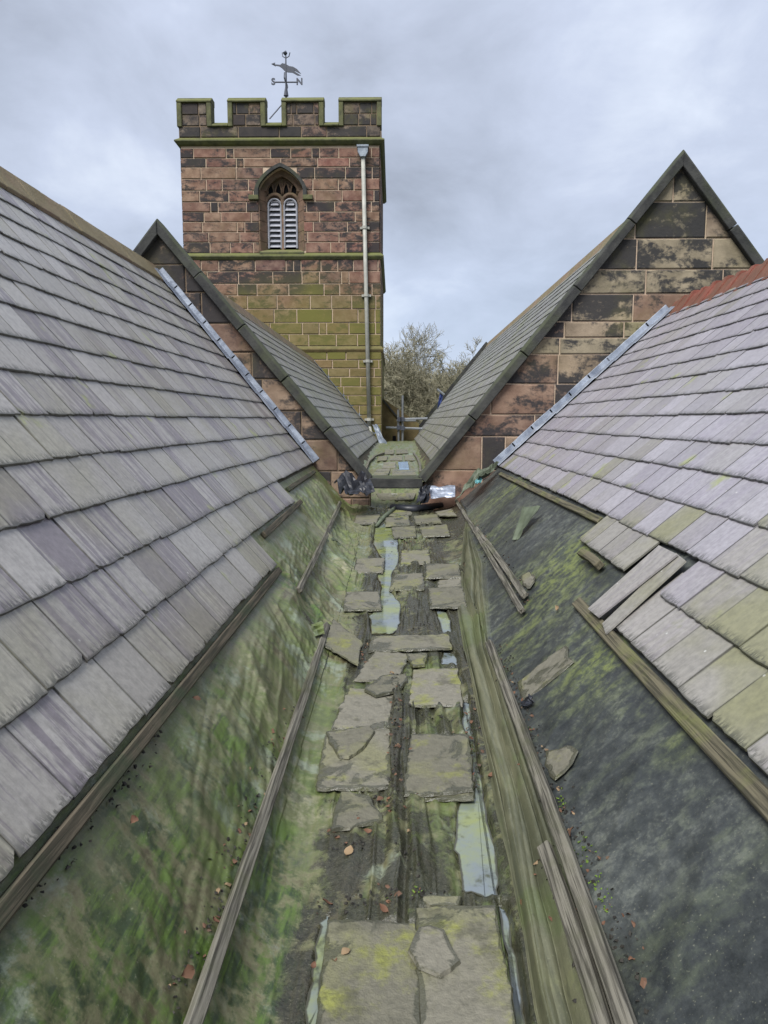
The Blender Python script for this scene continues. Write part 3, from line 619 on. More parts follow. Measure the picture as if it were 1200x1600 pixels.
def felt_disp(X, D, side):
    b = base(X, D); slopeL = np.clip((-.30 - X) / .2 + 0 * D, 0, 1) ; slopeR = np.clip((X - .36) / .2, 0, 1); flr = 1 - np.maximum(slopeL, slopeR)
    A = X * 1.58
    h = .026 * (fbm(A * 1.3 + 5, D * 1.2, 3) - .5) + .012 * (fbm(A * 5, D * 5, 8) - .5) + .003 * (fbm(A * 22, D * 20, 18) - .5)
    # wrinkles running down the left slope, sheared, gathered in patches
    wob = 1.3 * fbm(A * 1.2, D * 1.0, 21)
    ph = D * 8 + A * (3.5 + 3 * fbm(D * .5, A * .4, 44)) + wob * 2
    patch = np.clip((fbm(A * 1.1, D * .9, 33) - .36) * 5, 0, 1)
    far = np.clip((D - 3.4) / 1.6, 0, 1); low = np.clip((X + .85) / .25, 0, 1)
    h = h + slopeL * (.028 * patch * (.25 + .75 * far) + .003 + .026 * far * low) * ridged(ph * .75, A * .9 + D * .2, 5) ** 2.2
    h = h + slopeL * (.010 * patch * (.4 + .6 * far) + .006 * far) * ridged(ph * 1.9 + 3, A * 1.6, 9) ** 2
    h = h + slopeL * .004 * np.clip((fbm(A * 2, D * 1.6, 63) - .42) * 7, 0, 1) * ridged(ph * 4.2, A * 3.0, 29) ** 1.6
    h = h + slopeL * .022 * np.exp(-((X + .62 - .1 * (D - 4) / 5) / .05) ** 2) * fbm(D * 2, A, 4)
    h = h + slopeL * .010 * np.clip((fbm(A * 1.4 + 9, D * 1.3, 37) - .40) * 7, 0, 1) * ridged(A * 12 + D * 1.2 + 2 * fbm(A * 2, D, 47), D * 1.6, 39) ** 1.6
    h = h + slopeL * .045 * np.clip((fbm(A * .8 + 3, D * .7, 57) - .36) * 4, 0, 1) * ridged(A * 2.2 + D * 1.1 + fbm(A, D, 59), D * .5, 58) ** 3
    m2 = np.clip((fbm(A * 1.6 + 4, D * 1.5 + 2, 67) - .36) * 6, 0, 1); q2 = A * 22 + D * 5 + 3.5 * fbm(A * 1.5, D * 1.4, 68)
    h = h + slopeL * .0065 * m2 * np.abs(np.sin(np.pi * q2)) ** .7 * vn(np.floor(q2) * 2.3, D * 2.5, 69)
    # ribbed gathers by the nearest left corner and lengthwise gathers on the floor
    rb = np.clip(1 - ((X + 1.0) / .28) ** 2, 0, 1) * np.clip((2.9 - D) / .5, 0, 1)
    h = h + .012 * rb * ridged(D * 16 + A * 6, A * 2 + D, 83) ** 1.5
    g1 = np.clip((fbm(X * 2.4, D * .8, 51) - .30) * 4, 0, 1)
    pf = X * 11 + 2.6 * fbm(D * .8, X * 2, 41); h = h + flr * .040 * g1 * vn(np.floor(pf) * 5.1, D * .6, 6) * np.abs(np.sin(np.pi * pf)) ** .8
    h = h + flr * (.006 + .014 * g1) * ridged(X * 34 + 3 * fbm(D * 1.4, X * 3, 43), D * 1.7, 61) ** 2
    h = h + flr * .005 * ridged(X * 6 + D * 3, D * 7 - X * 4, 91) ** 2
    # right slope nearly taut, a few long soft waves
    h = h + slopeR * .008 * ridged(D * 2.2 - A * 2.0, A * .8, 71) ** 2 + slopeR * .003 * ridged(D * 7 - A * 5, A * 1.5, 72) ** 2
    # gathered strip between the right timbers and the floor
    xb = np.interp(D, BAT_D, BAT_X); strip = np.clip((xb - X) / .06, 0, 1) * np.clip((X - spl(D)) / .012, 0, 1)
    fr = (X - spl(D)) / np.maximum(xb - spl(D), .05)
    ps = fr * 4.1 + 1.3 * fbm(D * .45, fr * .5, 14) + .22 * np.sin(D * 1.3) + .35 * np.sin(fr * 7 + 1)
    big = np.abs(np.sin(np.pi * ps)) ** .62; amp = .034 + .040 * vn(np.floor(ps) * 3.3 + .5, D * .3, 13)
    h = h * (1 - .8 * strip) + strip * amp * big * (1 - .45 * fr)
    p2 = ps * 3.1 + 1.2 * fbm(D * .6, fr, 17); h = h + strip * .006 * np.abs(np.sin(np.pi * p2)) ** .7 * np.clip((vn(np.floor(ps) * 7.7, D * .5, 18) - .45) * 4, 0, 1)
    for fd, fx, hh, w in FOLDS:
        m = np.clip((D - fd[0] + .12) / .25, 0, 1) * np.clip((fd[-1] + .12 - D) / .25, 0, 1)
        if fd[0] < 2.1: m = np.clip((fd[-1] + .3 - D) / .6, 0, 1)
        xc = np.interp(D, fd, fx) + .012 * (vn(D * 3, D * 0 + hh * 900, 5) - .5)
        if fd[0] < 2.1: xc = np.where(D < fd[0], fx[0] + (D - fd[0]) * (fx[1] - fx[0]) / (fd[1] - fd[0]) * .3, xc)
        ww = w * (.7 + .6 * vn(D * 2.3, D * 0 + w * 999, 8))
        h = h + m * hh * (.7 + .5 * vn(D * 1.7, D * 0 + 3, 15)) * np.exp(-np.abs((X - xc) / ww) ** 1.7)
    return b, h
def blobmask(blobs, X, D, Z, seed):
    out = np.zeros(X.shape)
    for (u, v), r, s in blobs:
        p = S(u, v); q = ((X - p.x) ** 2 + ((D - p.y) * .8) ** 2 + (Z - p.z) ** 2) / r ** 2
        out = np.maximum(out, s * np.exp(-q * .8) * 1.15)
    return np.clip(out * (.55 + .9 * fbm(X * 6, D * 5, seed)), 0, 1)
def felt_sheet(name, mat, side, label, nx, blobs):
    Dn = 900; tt = np.linspace(0, 1, Dn); Ds = .9 + (DG - .05 - .9) * (tt ** 1.55); Ds[0] = .3
    s = np.linspace(0, 1, nx)[None, :]; Dg = np.repeat(Ds[:, None], nx, 1); sp = spl(Dg) + .012 * (vn(Dg * 2.2, Dg * 0, 77) - .5)
    X = (-1.36 + (sp + .03 + 1.36) * s) if side < 0 else (sp - .005 + (1.62 - sp + .005) * s ** 1.9)
    b, h = felt_disp(X, Dg, side)
    pud = np.zeros(X.shape)
    for k, poly in PUDXY.items():
        pud = np.maximum(pud, inside(poly, X, Dg).astype(float))
    for _ in range(3): pud[1:-1, 1:-1] = (pud[1:-1, 1:-1] * 2 + pud[:-2, 1:-1] + pud[2:, 1:-1] + pud[1:-1, :-2] + pud[1:-1, 2:]) / 6
    h = h * (1 - pud) - .006 * pud
    for px, _l, _o in LOOSE:
        c = inside([(S(u, v, .02).x, S(u, v, .02).y) for u, v in px], X, Dg); h = np.where(c, np.minimum(h, .004 + .25 * h), h)
    ez = np.where(Dg < 5.15, 1.05, np.where(Dg < 7.3, .88, .68)) if side < 0 else np.where(Dg < 3.5, 1.02, np.where(Dg < 4.95, .88, .72))
    tuck = np.clip(((-b) - ez - .02) / .14, 0, 1)             # taut under the slates and battens
    h = h * tuck - .004 * (1 - tuck)
    if side > 0: h = h + .006 * np.clip(1 - (X - sp) / .2, 0, 1) + .012 * np.exp(-((X - sp - .012) / .012) ** 2)
    Z = b + h
    Z = np.where(pud > .02, Z * (1 - np.clip(pud * 1.4, 0, 1)) + np.clip(pud * 1.4, 0, 1) * np.minimum(Z, floorz(Dg) - .004), Z)
    # the normal is mostly sideways on the slopes: push along it
    gx = np.where(X < -.45, .6, np.where(X > .55, -.5, 0.0))
    Xo = X + gx * h * .6
    co = np.stack([Xo, Dg, Z], -1).reshape(-1, 3)
    idx = np.arange(Dn * nx).reshape(Dn, nx)
    q = np.stack([idx[:-1, :-1], idx[:-1, 1:], idx[1:, 1:], idx[1:, :-1]], -1).reshape(-1, 4)
    me = bpy.data.meshes.new(name); me.vertices.add(len(co)); me.vertices.foreach_set('co', co.ravel())
    me.loops.add(q.size); me.loops.foreach_set('vertex_index', q.ravel()); me.polygons.add(len(q)); me.polygons.foreach_set('loop_start', np.arange(0, q.size, 4)); 
    me.update(calc_edges=True); me.polygons.foreach_set('use_smooth', np.ones(len(q), bool))
    ca = me.color_attributes.new('mask', 'FLOAT_COLOR', 'POINT')
    ch = [blobmask(blobs[k], X, Dg, b, 100 + i) for i, k in enumerate(('alg', 'mud', 'pale'))]
    flo = np.clip((X + .42) / .15, 0, 1)
    if side < 0: ch[1] = np.maximum(ch[1], np.clip((X + .40) / .1, 0, 1) * .80 * (.4 + fbm(X * 5, Dg * 1.6, 131)))
    if side > 0:
        xb = np.interp(Dg, BAT_D, BAT_X) + .03 * (fbm(X * 5, Dg * 4, 7) - .5); near = np.clip((xb - X) / .05, 0, 1)
        ch[2] = np.maximum(ch[2], near * (.55 + .5 * fbm(X * 9, Dg * 1.3, 19))); flo = near
    ca.data.foreach_set('color', np.stack(ch + [flo], -1).astype(np.float32).ravel())
    return obj(name, me, mat, None, label=label, cat='roofing felt')
felt_sheet('roofing_felt', M_FELT_L, -1, 'green stained wrinkled felt on the left slope and gutter floor', 380, BLOBS_L)
felt_sheet('roofing_felt', M_FELT_R, 1, 'charcoal felt on the right slope with long folds along the gutter', 330, BLOBS_R)

# ------------------------------------------------------------------ standing water
PL_LABEL = {'a': 'long green puddle winding between the far gutter slates', 'b': 'narrow pale puddle right of the folds above the long slate strip',
 'c': 'pale blue puddle with yellow algae right of the square slab pair', 'd': 'thin strip of water right of the nearest big slates',
 'e': 'wet strip left of the nearest big slate', 'f': 'small shallow puddle below the right end of the long slate strip'}
for k, poly in PUDXY.items():
    # refine and draw as a thin body of water following the gutter
    pts = []
    for i in range(len(poly)):
        a, b2 = poly[i], poly[(i + 1) % len(poly)]
        for t in (0, .2, .4, .6, .8): pts.append((a[0] + (b2[0] - a[0]) * t + random.gauss(0, .004), a[1] + (b2[1] - a[1]) * t + random.gauss(0, .006)))
    D0 = min(p[1] for p in pts); D1 = max(p[1] for p in pts)
    zt = [float(floorz(p[1])) + .007 for p in pts]; n = len(pts); m = MB()
    ins = []
    for i in range(n):
        a, c = Vector((*pts[i - 1],)), Vector((*pts[(i + 1) % n],)); t = (c - a); t = t.normalized() if t.length else t; nr = Vector((-t.y, t.x)); q = Vector(pts[i]) + nr * .012
        if not inside(poly, np.array([q.x]), np.array([q.y]))[0]: q = Vector(pts[i]) - nr * .012
        if not inside(poly, np.array([q.x]), np.array([q.y]))[0]: q = Vector(pts[i]) + nr * .001
        ins.append((q.x, q.y, float(floorz(q.y)) + .007))
    m.add([(p[0], p[1], z) for p, z in zip(pts, zt)] + [(p[0], p[1], z - .02) for p, z in zip(pts, zt)] + ins, [tuple(range(2 * n, 3 * n))] + [(i, (i + 1) % n, 2 * n + (i + 1) % n, 2 * n + i) for i in range(n)] + [(i, (i + 1) % n, n + (i + 1) % n, n + i) for i in range(n)])
    po = m.build('puddle', M_WATER, label=PL_LABEL[k], cat='puddle', group='puddles in the gutter')
    ea = po.data.attributes.new('edge', 'FLOAT', 'POINT'); ea.data.foreach_set('value', [1.0] * (2 * n) + [0.0] * n)

# ------------------------------------------------------------------ loose slates on the gutter floor
def loose(px, label, off=.02, th=.017, mat=None, rag=.011, name='loose_slate', grp='loose slates in the gutter', tiltz=0, cat='slate'):
    off += .012; P = [S(u, v, off) for u, v in px]
    c = sum(P, Vector()) / len(P); A = np.array([[p.x - c.x, p.y - c.y, 1] for p in P]); zz = np.array([p.z - c.z for p in P])
    (a, b, z0), *_ = np.linalg.lstsq(A, zz, rcond=None); a += random.uniform(-.03, .03) + tiltz; b += random.uniform(-.012, .012)
    pts = []
    n = len(P)
    for i in range(n):
        p, q = P[i], P[(i + 1) % n]; L = (q - p).length; k = max(1, int(L / .035)); nr = Vector((-(q - p).y, (q - p).x, 0)); nr = nr.normalized() if nr.length else nr
        for j in range(k):
            x = p.lerp(q, j / k) + (nr * (random.random() ** 2 * rag * random.choice((1, 1, -.3))) if j else Vector())
            pts.append((x.x, x.y, c.z + a * (x.x - c.x) + b * (x.y - c.y)))
    n = len(pts); cc = Vector((c.x, c.y, c.z)); m = MB()
    lo = []; 
    for p in pts:
        w = (Vector(p) - cc); lo.append(cc + w * (1 + .006 / max(w.length, .03)) - Vector((0, 0, th * random.uniform(.55, 1.0))))
    bt = [Vector(p) - Vector((0, 0, th)) for p in pts]
    ins = []
    for p in pts:
        w = Vector(p) - cc; k_ = random.uniform(.016, .034); ins.append(cc + w * max(.3, 1 - k_ / max(w.length, .04)))
    pts = [tuple(Vector(p) - Vector((0, 0, random.random() ** 2 * .006))) for p in pts]
    m.add(pts + lo + bt + ins, [tuple(range(3 * n, 4 * n))] + [(i, (i + 1) % n, 3 * n + (i + 1) % n, 3 * n + i) for i in range(n)] + [(i, (i + 1) % n, n + (i + 1) % n, n + i) for i in range(n)] + [(n + i, n + (i + 1) % n, 2 * n + (i + 1) % n, 2 * n + i) for i in range(n)] + [tuple(range(2 * n, 3 * n))[::-1]])
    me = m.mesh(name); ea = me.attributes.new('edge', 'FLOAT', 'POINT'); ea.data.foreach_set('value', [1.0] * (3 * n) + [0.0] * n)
    o = obj(name, me, mat or M_LOOSE, None, label=label, cat=cat, group=grp)
    me.transform(Matrix.Translation(-cc)); o.location = cc
    return o
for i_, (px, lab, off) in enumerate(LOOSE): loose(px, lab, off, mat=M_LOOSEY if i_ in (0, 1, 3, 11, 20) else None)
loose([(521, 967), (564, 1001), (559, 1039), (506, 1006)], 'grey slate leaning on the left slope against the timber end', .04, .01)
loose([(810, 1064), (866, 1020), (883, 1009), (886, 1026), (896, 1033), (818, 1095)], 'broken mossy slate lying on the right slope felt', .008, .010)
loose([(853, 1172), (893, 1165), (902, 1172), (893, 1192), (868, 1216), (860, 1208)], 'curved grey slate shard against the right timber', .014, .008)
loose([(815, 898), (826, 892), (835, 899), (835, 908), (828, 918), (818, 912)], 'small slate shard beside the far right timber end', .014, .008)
def slip(px, label, off):
    n = Vector((-1, 0, KR)).normalized(); P = [PR(u, v, off) for u, v in px]; c = sum(P, Vector()) / 4; m = MB()
    m.prism([p - c for p in P], n * .009); me = m.mesh('slipped_slate'); ul = me.uv_layers.new(name='UVMap')
    ul.data.foreach_set('uv', [x for L in me.loops for x in [(.1, .1), (.9, .1), (.9, .95), (.1, .95)][L.vertex_index % 4]])
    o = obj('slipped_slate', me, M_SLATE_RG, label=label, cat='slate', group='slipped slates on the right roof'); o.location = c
slip([(920, 953), (936, 966), (1060, 868), (1031, 854)], 'long slipped slate at the gap in the right eave, the farther of two', .05)
slip([(943, 976), (948, 992), (1073, 878), (1058, 866)], 'long slipped slate at the gap in the right eave, the nearer of two', .035)

# ------------------------------------------------------------------ loose timbers on the felt
def timber(p, q, label, w=.06, h=.04, mat=None, sfn=S, up=None, ext0=0, ext1=0, lift=.024):
    p, q = S(*p), S(*q); dv = q - p; p, q = p - dv * ext0, q + dv * ext1
    x = (q - p).normalized(); mid = (p + q) / 2
    e = .01; nx = -(base(mid.x + .08, mid.y) - base(mid.x - .08, mid.y)) / .16; n = Vector((float(nx), 0, 1)).normalized()
    y = n.cross(x).normalized(); z = x.cross(y); L = (q - p).length; m = MB(); N = max(2, int(L / .12))
    prof = [(-w / 2, 0), (w / 2, 0), (w / 2, h), (-w / 2, h)]
    vs = []; 
    for i in range(N + 1):
        t = i / N; bow = .008 * math.sin(t * 3.1) + random.uniform(-.0012, .0012); 
        for a, b in prof: vs.append((L * t, a + bow + random.uniform(-.001, .001), b + random.uniform(-.001, .001)))
    fs = [(3, 2, 1, 0), tuple(N * 4 + k for k in range(4))] + [(i * 4 + k, i * 4 + (k + 1) % 4, (i + 1) * 4 + (k + 1) % 4, (i + 1) * 4 + k) for i in range(N) for k in range(4)]
    m.add(vs, fs); me = m.mesh('timber_batten'); o = obj('timber_batten', me, mat or M_WOOD, label=label, cat='batten', group='loose battens on the felt')
    p = p + n * lift
    o.matrix_basis = Matrix(((x.x, y.x, z.x, p.x), (x.y, y.y, z.y, p.y), (x.z, y.z, z.z, p.z), (0, 0, 0, 1)))
    md = o.modifiers.new('b', 'BEVEL'); md.width = .004; md.segments = 1; md.limit_method = 'ANGLE'
    return o
timber((528, 788), (460, 928), 'short weathered batten on the left slope near the black plastic', .042, .035)
timber((505, 982), (292, 1590), 'long weathered batten on the left slope running to the picture bottom', .040, .03, ext1=.15)
timber((716, 786), (822, 962), 'grey batten with yellow lichen on the right slope, left of a pair', .040, .03)
timber((748, 830), (826, 938), 'darker short batten tucked beside the lichened one on the right', .045, .03)
timber((771, 1012), (984, 1590), 'long grey batten on the right slope running to the picture bottom', .043, .034, ext1=.2)
timber((862, 1335), (946, 1590), 'second batten laid against the long right one near the bottom', .046, .03, ext1=.5)
timber((916, 872), (944, 892), 'cut off timber block below the gap in the right eave', .05, .045, M_WOODY, lift=.02)

# ------------------------------------------------------------------ gable walls across the valley
def clip_poly(poly, a, b):      # keep the side left of a->b  (2d)
    out = []; n = len(poly)
    sd = lambda p: (b[0] - a[0]) * (p[1] - a[1]) - (b[1] - a[1]) * (p[0] - a[0])
    for i in range(n):
        p, q = poly[i], poly[(i + 1) % n]; sp_, sq = sd(p), sd(q)
        if sp_ >= 0: out.append(p)
        if (sp_ >= 0) != (sq >= 0):
            t = sp_ / (sp_ - sq); out.append((p[0] + (q[0] - p[0]) * t, p[1] + (q[1] - p[1]) * t))
    return out
def area(p): return abs(sum(p[i][0] * p[(i + 1) % len(p)][1] - p[(i + 1) % len(p)][0] * p[i][1] for i in range(len(p)))) / 2
def stone_mesh(poly, y, proud, bev=.014, depth=.12, name='stone'):
    n = len(poly); cx = sum(p[0] for p in poly) / n; cz = sum(p[1] for p in poly) / n
    m = MB(); back = [(p[0], y + depth, p[1]) for p in poly]; mid = [(p[0], y, p[1]) for p in poly]; fr = []
    for p in poly:
        dx, dz = cx - p[0], cz - p[1]
        fr.append((p[0] + math.copysign(min(bev, abs(dx) * .4), dx) + random.uniform(-.003, .003), y - proud + random.uniform(-.004, .004), p[1] + math.copysign(min(bev, abs(dz) * .4), dz) + random.uniform(-.003, .003)))
    m.add(back + mid + fr, [tuple(range(2 * n, 3 * n))] + [(i, (i + 1) % n, n + (i + 1) % n, n + i) for i in range(n)] + [(n + i, n + (i + 1) % n, 2 * n + (i + 1) % n, 2 * n + i) for i in range(n)])
    return m.mesh(name)
def stones(par, y, x0, x1, rows, mat, clips=(), lmin=.5, lmax=1.2, holes=None, joint=.012, proud=.012, origin=(0, 0, 0), name='stone', matf=None):
    cnt = 0
    for zi in range(len(rows) - 1):
        za, zb = rows[zi] + joint / 2, rows[zi + 1] - joint / 2; x = x0 - random.uniform(0, .35); segs = []
        while x < x1:
            l = random.uniform(lmin, lmax); l = lmin * .5 if random.random() < .1 else l
            a, b = max(x, x0), min(x + l, x1)
            if b - a > .1: segs.append((a, b))
            elif segs and b - a > 0: segs[-1] = (segs[-1][0], b)
            x += l
        if holes:
            hs = holes((za + zb) / 2, za, zb)
            if hs:
                ns = []
                for a, b in segs:
                    if b <= hs[0] or a >= hs[1]: ns.append((a, b)); continue
                    if hs[0] - a > .09: ns.append((a, hs[0]))
                    if b - hs[1] > .09: ns.append((hs[1], b))
                segs = ns
        for a, b in segs:
            a2, b2 = a + joint / 2, b - joint / 2
            poly = [(a2, za), (b2, za), (b2, zb), (a2, zb)]
            for c in clips: 
                if poly: poly = clip_poly(poly, *c)
            if len(poly) < 3 or area(poly) < .006: continue
            me = stone_mesh(poly, y, proud * random.uniform(.5, 1.4), bev=.012); o = obj(name, me, matf(a, za) if matf else mat, par); cnt += 1
    return cnt
def gable(side, apex, foot, other, mat, rows, x0, x1, label):
    """apex/foot/other: coping outer line points as (X,Z) at DG; wall front at DG"""
    par = empty('stone_gable', (apex[0], DG, -1.4), label, 'gable wall')
    bpy.context.view_layer.update(); inv = par.matrix_basis.inverted()
    def add(o): o.parent = par; o.matrix_parent_inverse = inv
    ct = .125
    A, B, C = Vector((apex[0], apex[1])), Vector((foot[0], foot[1])), Vector((other[0], other[1]))
    def inward(p, q, k):      # offset of line p->q towards the gable interior
        d = (q - p).normalized(); nrm = Vector((-d.y, d.x)); mid = (p + q) / 2
        if (mid + nrm).y > mid.y: nrm = -nrm
        return p + nrm * k, q + nrm * k
    b0, b1 = inward(A, B, ct); c0, c1 = inward(A, C, ct)
    clips = [((b1.x, b1.y), (b0.x, b0.y)) if side < 0 else ((b0.x, b0.y), (b1.x, b1.y)), ((c0.x, c0.y), (c1.x, c1.y)) if side < 0 else ((c1.x, c1.y), (c0.x, c0.y))]
    n0 = len(bpy.data.objects)
    before = set(bpy.data.objects)
    stones(None, DG, x0, x1, rows, mat, clips, .65, 1.3, joint=.018, proud=.010, matf=(lambda a, z: M_GABLE_S if z > .9 + random.uniform(-.5, .5) else mat) if side > 0 else None)
    for o in set(bpy.data.objects) - before: add(o)
    m = MB(); k0 = b0 + (c0 - b0) * 0
    poly = [(x0, rows[0]), (x1, rows[0]), (x1, rows[-1]), (x0, rows[-1])]
    for c in clips: poly = clip_poly(poly, *c)
    m.prism([(p[0], DG + .0085, p[1]) for p in poly], (0, .42, 0)); add(m.build('wall_core', M_MORTAR if side > 0 else M_MORTARD))
    for (p, q, n) in ((A, B, 5), (A, C, 4)):
        dv = (q - p); L = dv.length; dr = dv / L; nrm = Vector((-dr.y, dr.x)); nrm = -nrm if nrm.y > 0 else nrm
        for i in range(n):
            t0, t1 = i / n, (i + 1) / n - .0025
            a, b = p + dv * t0, p + dv * t1; w = ct + random.uniform(-.004, .004); j = random.uniform(-.01, .01); m = MB(); up = -nrm
            for (aa, bb) in ((a, b),):
                def sec(v): return [(v + nrm * w).to_tuple() + (DG - .10 + j,), (v + up * -.015).to_tuple() + (DG - .105 + j,), (v + up * .012).to_tuple() + (DG - .07,), (v + up * .0).to_tuple() + (DG + .22,), (v + nrm * w).to_tuple() + (DG + .46,)]
                s0 = [Vector((x, y, z)) for x, z, y in sec(aa)]; s1 = [Vector((x, y, z)) for x, z, y in sec(bb)]
                if i == 0:   # mitre at the apex
                    s0 = [v + Vector((dr.x, 0, dr.y)) * 0 for v in s0]
                    s0 = [Vector((p.x, v.y, v.z + (p.x - v.x) * dr.y / dr.x)) for v in s0]
                nn = len(s0)
                m.add(s0 + s1, [tuple(range(nn))[::-1], tuple(range(nn, 2 * nn))] + [(k, (k + 1) % nn, nn + (k + 1) % nn, nn + k) for k in range(nn)])
            add(m.build('coping_stone', M_COPING, bevel=.008))
    return par
def XZ(u, v, D=DG): p = G(u, v, D); return (p.x, p.z)
aL, fL = XZ(248, 345), XZ(582, 746); oL = (aL[0] - 3.0, aL[1] - 3.66)
aR, fR = XZ(1065, 238), XZ(653, 746); oR = (aR[0] + 3.0, aR[1] - 3.75)
rowsL = [-1.5]; 
while rowsL[-1] < aL[1]: rowsL.append(rowsL[-1] + random.uniform(.32, .46))
gable(-1, aL, fL, oL, M_GABLE_L, rowsL, aL[0] - 2.5, XZ(578, 760)[0], 'dark gable with black coping behind the left slate roof')
rowsR = [-1.5] + [XZ(800, v)[1] for v in (735, 682, 648, 600, 554, 528, 503, 460, 422, 374, 317)] + [aR[1]]
rowsR = sorted(rowsR)
gable(1, aR, fR, oR, M_GABLE_R, rowsR, XZ(658, 760)[0], aR[0] + 2.6, 'tall tan and black gable with coping behind the right slate roof')
l0, l1 = XZ(576, 762), XZ(660, 746)
m = MB(); m.box((l0[0], DG - .12, l0[1]), (l1[0], DG + .40, l1[1])); m.build('stone_lintel', M_COPING, bevel=.012, label='dark stone lintel joining the two copings above the gutter', cat='lintel')

# ------------------------------------------------------------------ far roofs and far valley beyond the gables
def far_roof(label, side, ridge, slope, zlow, dend, mat, tile):
    k = 1 / slope; x0, z0 = ridge                    # plane through the ridge
    o = x0 + k * z0 if side < 0 else x0 - k * z0      # X at z = 0
    par = empty('slate_roof', (x0, DG + .5, -.8), label, 'roof')
    rows = []; z = zlow
    while -z < z0 - .12: rows.append(z); z -= GAU * slope / math.hypot(1, slope)
    def endf(i, z): return dend
    items = courses(side, k, o, rows, endf, DG + .38)
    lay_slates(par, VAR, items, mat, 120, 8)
    bpy.context.view_layer.update()
    n = Vector((1, 0, k)).normalized() if side < 0 else Vector((-1, 0, k)).normalized()
    xb = o + k * (zlow + .3) if side < 0 else o - k * (zlow + .3); s = -side
    d = MB(); d.prism([(xb, DG + .3, -zlow - .3), (x0, DG + .3, z0), (x0 - s * 3.2, DG + .3, z0 - 3.2 * slope), (x0 - s * 3.2, DG + .3, -zlow - .3)], (0, dend - DG - .3, 0))
    child(d, 'roof_deck', M_WOODG, par)
    L = .46; q = int((dend - DG - .5) / L); 
    for i in range(q):
        m = MB(); y0 = DG + .45 + i * L; w = .2
        m.prism([(a, y0, b) for a, b in [(x0 - w, z0 - w * slope * .95), (x0 - .03, z0 + .075), (x0 + .03, z0 + .075), (x0 + w, z0 - w * slope * .95), (x0 + w * .9, z0 - w * slope), (x0, z0 + .01), (x0 - w * .9, z0 - w * slope)]], (0, L - .008, 0))
        child(m, 'ridge_tile', tile, par)
    return par, o, k
roofFL, oFL, kFL = far_roof('farther slate roof rising to the tower behind the dark left gable', -1, (aL[0], aL[1] - .46), 1.215, .74, DT - .02, M_SLATE_FAR, M_TAN)
roofFR, oFR, kFR = far_roof('farther slate roof behind the tall right gable, ending at the bare trees', 1, (aR[0], aR[1] - .34), 1.25, .74, 31.5, M_SLATE_FAR, M_TAN)
# verge strip at the far end of the right roof
m = MB(); za = .75
m.beam((oFR - kFR * za, 31.45, -za), (aR[0], 31.45, aR[1] - .34), (0, .25, 0), (-.12, 0, .10)); child(m, 'verge_coping', M_COPING, roofFR)
# lead along the tower foot
flashing(roofFL, (oFL + kFL * .55, DT - .03, -.55), (oFL - kFL * 2.2, DT - .03, 2.2), -1, 9, M_LEADD, kFL, .3)
# valley floor beyond the gable
m = MB(); NX, ND = 80, 120; vs = []
def far_surf(X, D):
    fz = np.interp(D, [DG, 10.95, 11.1, 13, 27], [-1.26, -1.22, -1.0, -.92, -.80])
    return smax(smax(fz, -(X - oFL) / kFL - .02, .12), -(oFR - X) / kFR - .02, .12)
for i in range(ND):
    D = DG + .02 + (29 - DG) * (i / (ND - 1)) ** 1.4
    for j in range(NX):
        X = -1.0 + 2.0 * j / (NX - 1); vs.append((X, D, float(far_surf(X, D)) + .05 * float(fbm(X * 12, D * 1.6, 9)) + .03 * float(ridged(X * 22, D * 1.4, 4)) - .045))
m.add(vs, [(i * NX + j, i * NX + j + 1, (i + 1) * NX + j + 1, (i + 1) * NX + j) for i in range(ND - 1) for j in range(NX - 1)])
me = m.mesh('roofing_felt', smooth=True); obj('roofing_felt', me, M_FELT_L, label='pale green felt floor of the valley beyond the lintel', cat='roofing felt')
def farS(u, v, off=.02):
    r = ray(u, v); t = DG + .2
    while t < 34:
        p = r * t
        if p.z < float(far_surf(p.x, p.y)) + off: return p
        t += .02
    return r * 28
FAR = [([(588, 733), (610, 732), (606, 742), (584, 743)], 'slate just beyond the lintel on its left'), ([(614, 733), (648, 732), (650, 742), (612, 743)], 'slate just beyond the lintel on its right'),
       ([(600, 722), (618, 722), (618, 731), (597, 731)], 'small far slate left of the wet pane'), ([(588, 771), (650, 770), (646, 780), (594, 781)], 'pale slate seen through the opening under the lintel')]
FAR += [([(592, 713), (606, 712), (604, 719), (589, 720)], 'far valley slate beside the left curved lath'), ([(610, 712), (628, 711), (629, 719), (609, 719)], 'far valley slate behind the wet pane'),
        ([(632, 711), (645, 711), (648, 719), (633, 719)], 'far valley slate beside the right curved lath'), ([(602, 703), (616, 702), (615, 709), (600, 709)], 'far valley slate at the foot of the blue grey sheet'),
        ([(619, 702), (636, 702), (638, 708), (619, 709)], 'farthest slate before the scaffold')]
for px, lab in FAR:
    P = [farS(u, v, .03) for u, v in px]; c = sum(P, Vector()) / 4; m = MB(); m.prism([p - c for p in P], (0, 0, -.015)); o = m.build('loose_slate', M_LOOSE, label=lab, cat='slate', group='slates in the far valley'); o.location = c
P = [farS(u, v, .05) for u, v in ((622, 722), (637, 721), (639, 732), (624, 732))]; m = MB(); m.prism(P, (0, 0, -.02)); m.build('glass_pane', M_SKYL, label='wet pane with pale blue sky reflection painted in, lying in the valley beyond the lintel', cat='pane')
for pts, lab in (([(571, 735), (576, 722), (586, 713), (600, 708)], 'curved pale lath on the left side of the far valley'), ([(646, 708), (652, 716), (656, 726), (657, 738)], 'curved pale lath on the right side of the far valley')):
    P = [farS(u, v, .04) for u, v in pts]; m = MB(); m.tube(P, .03, 4); m.build('curved_lath', M_WOOD, label=lab, cat='lath')

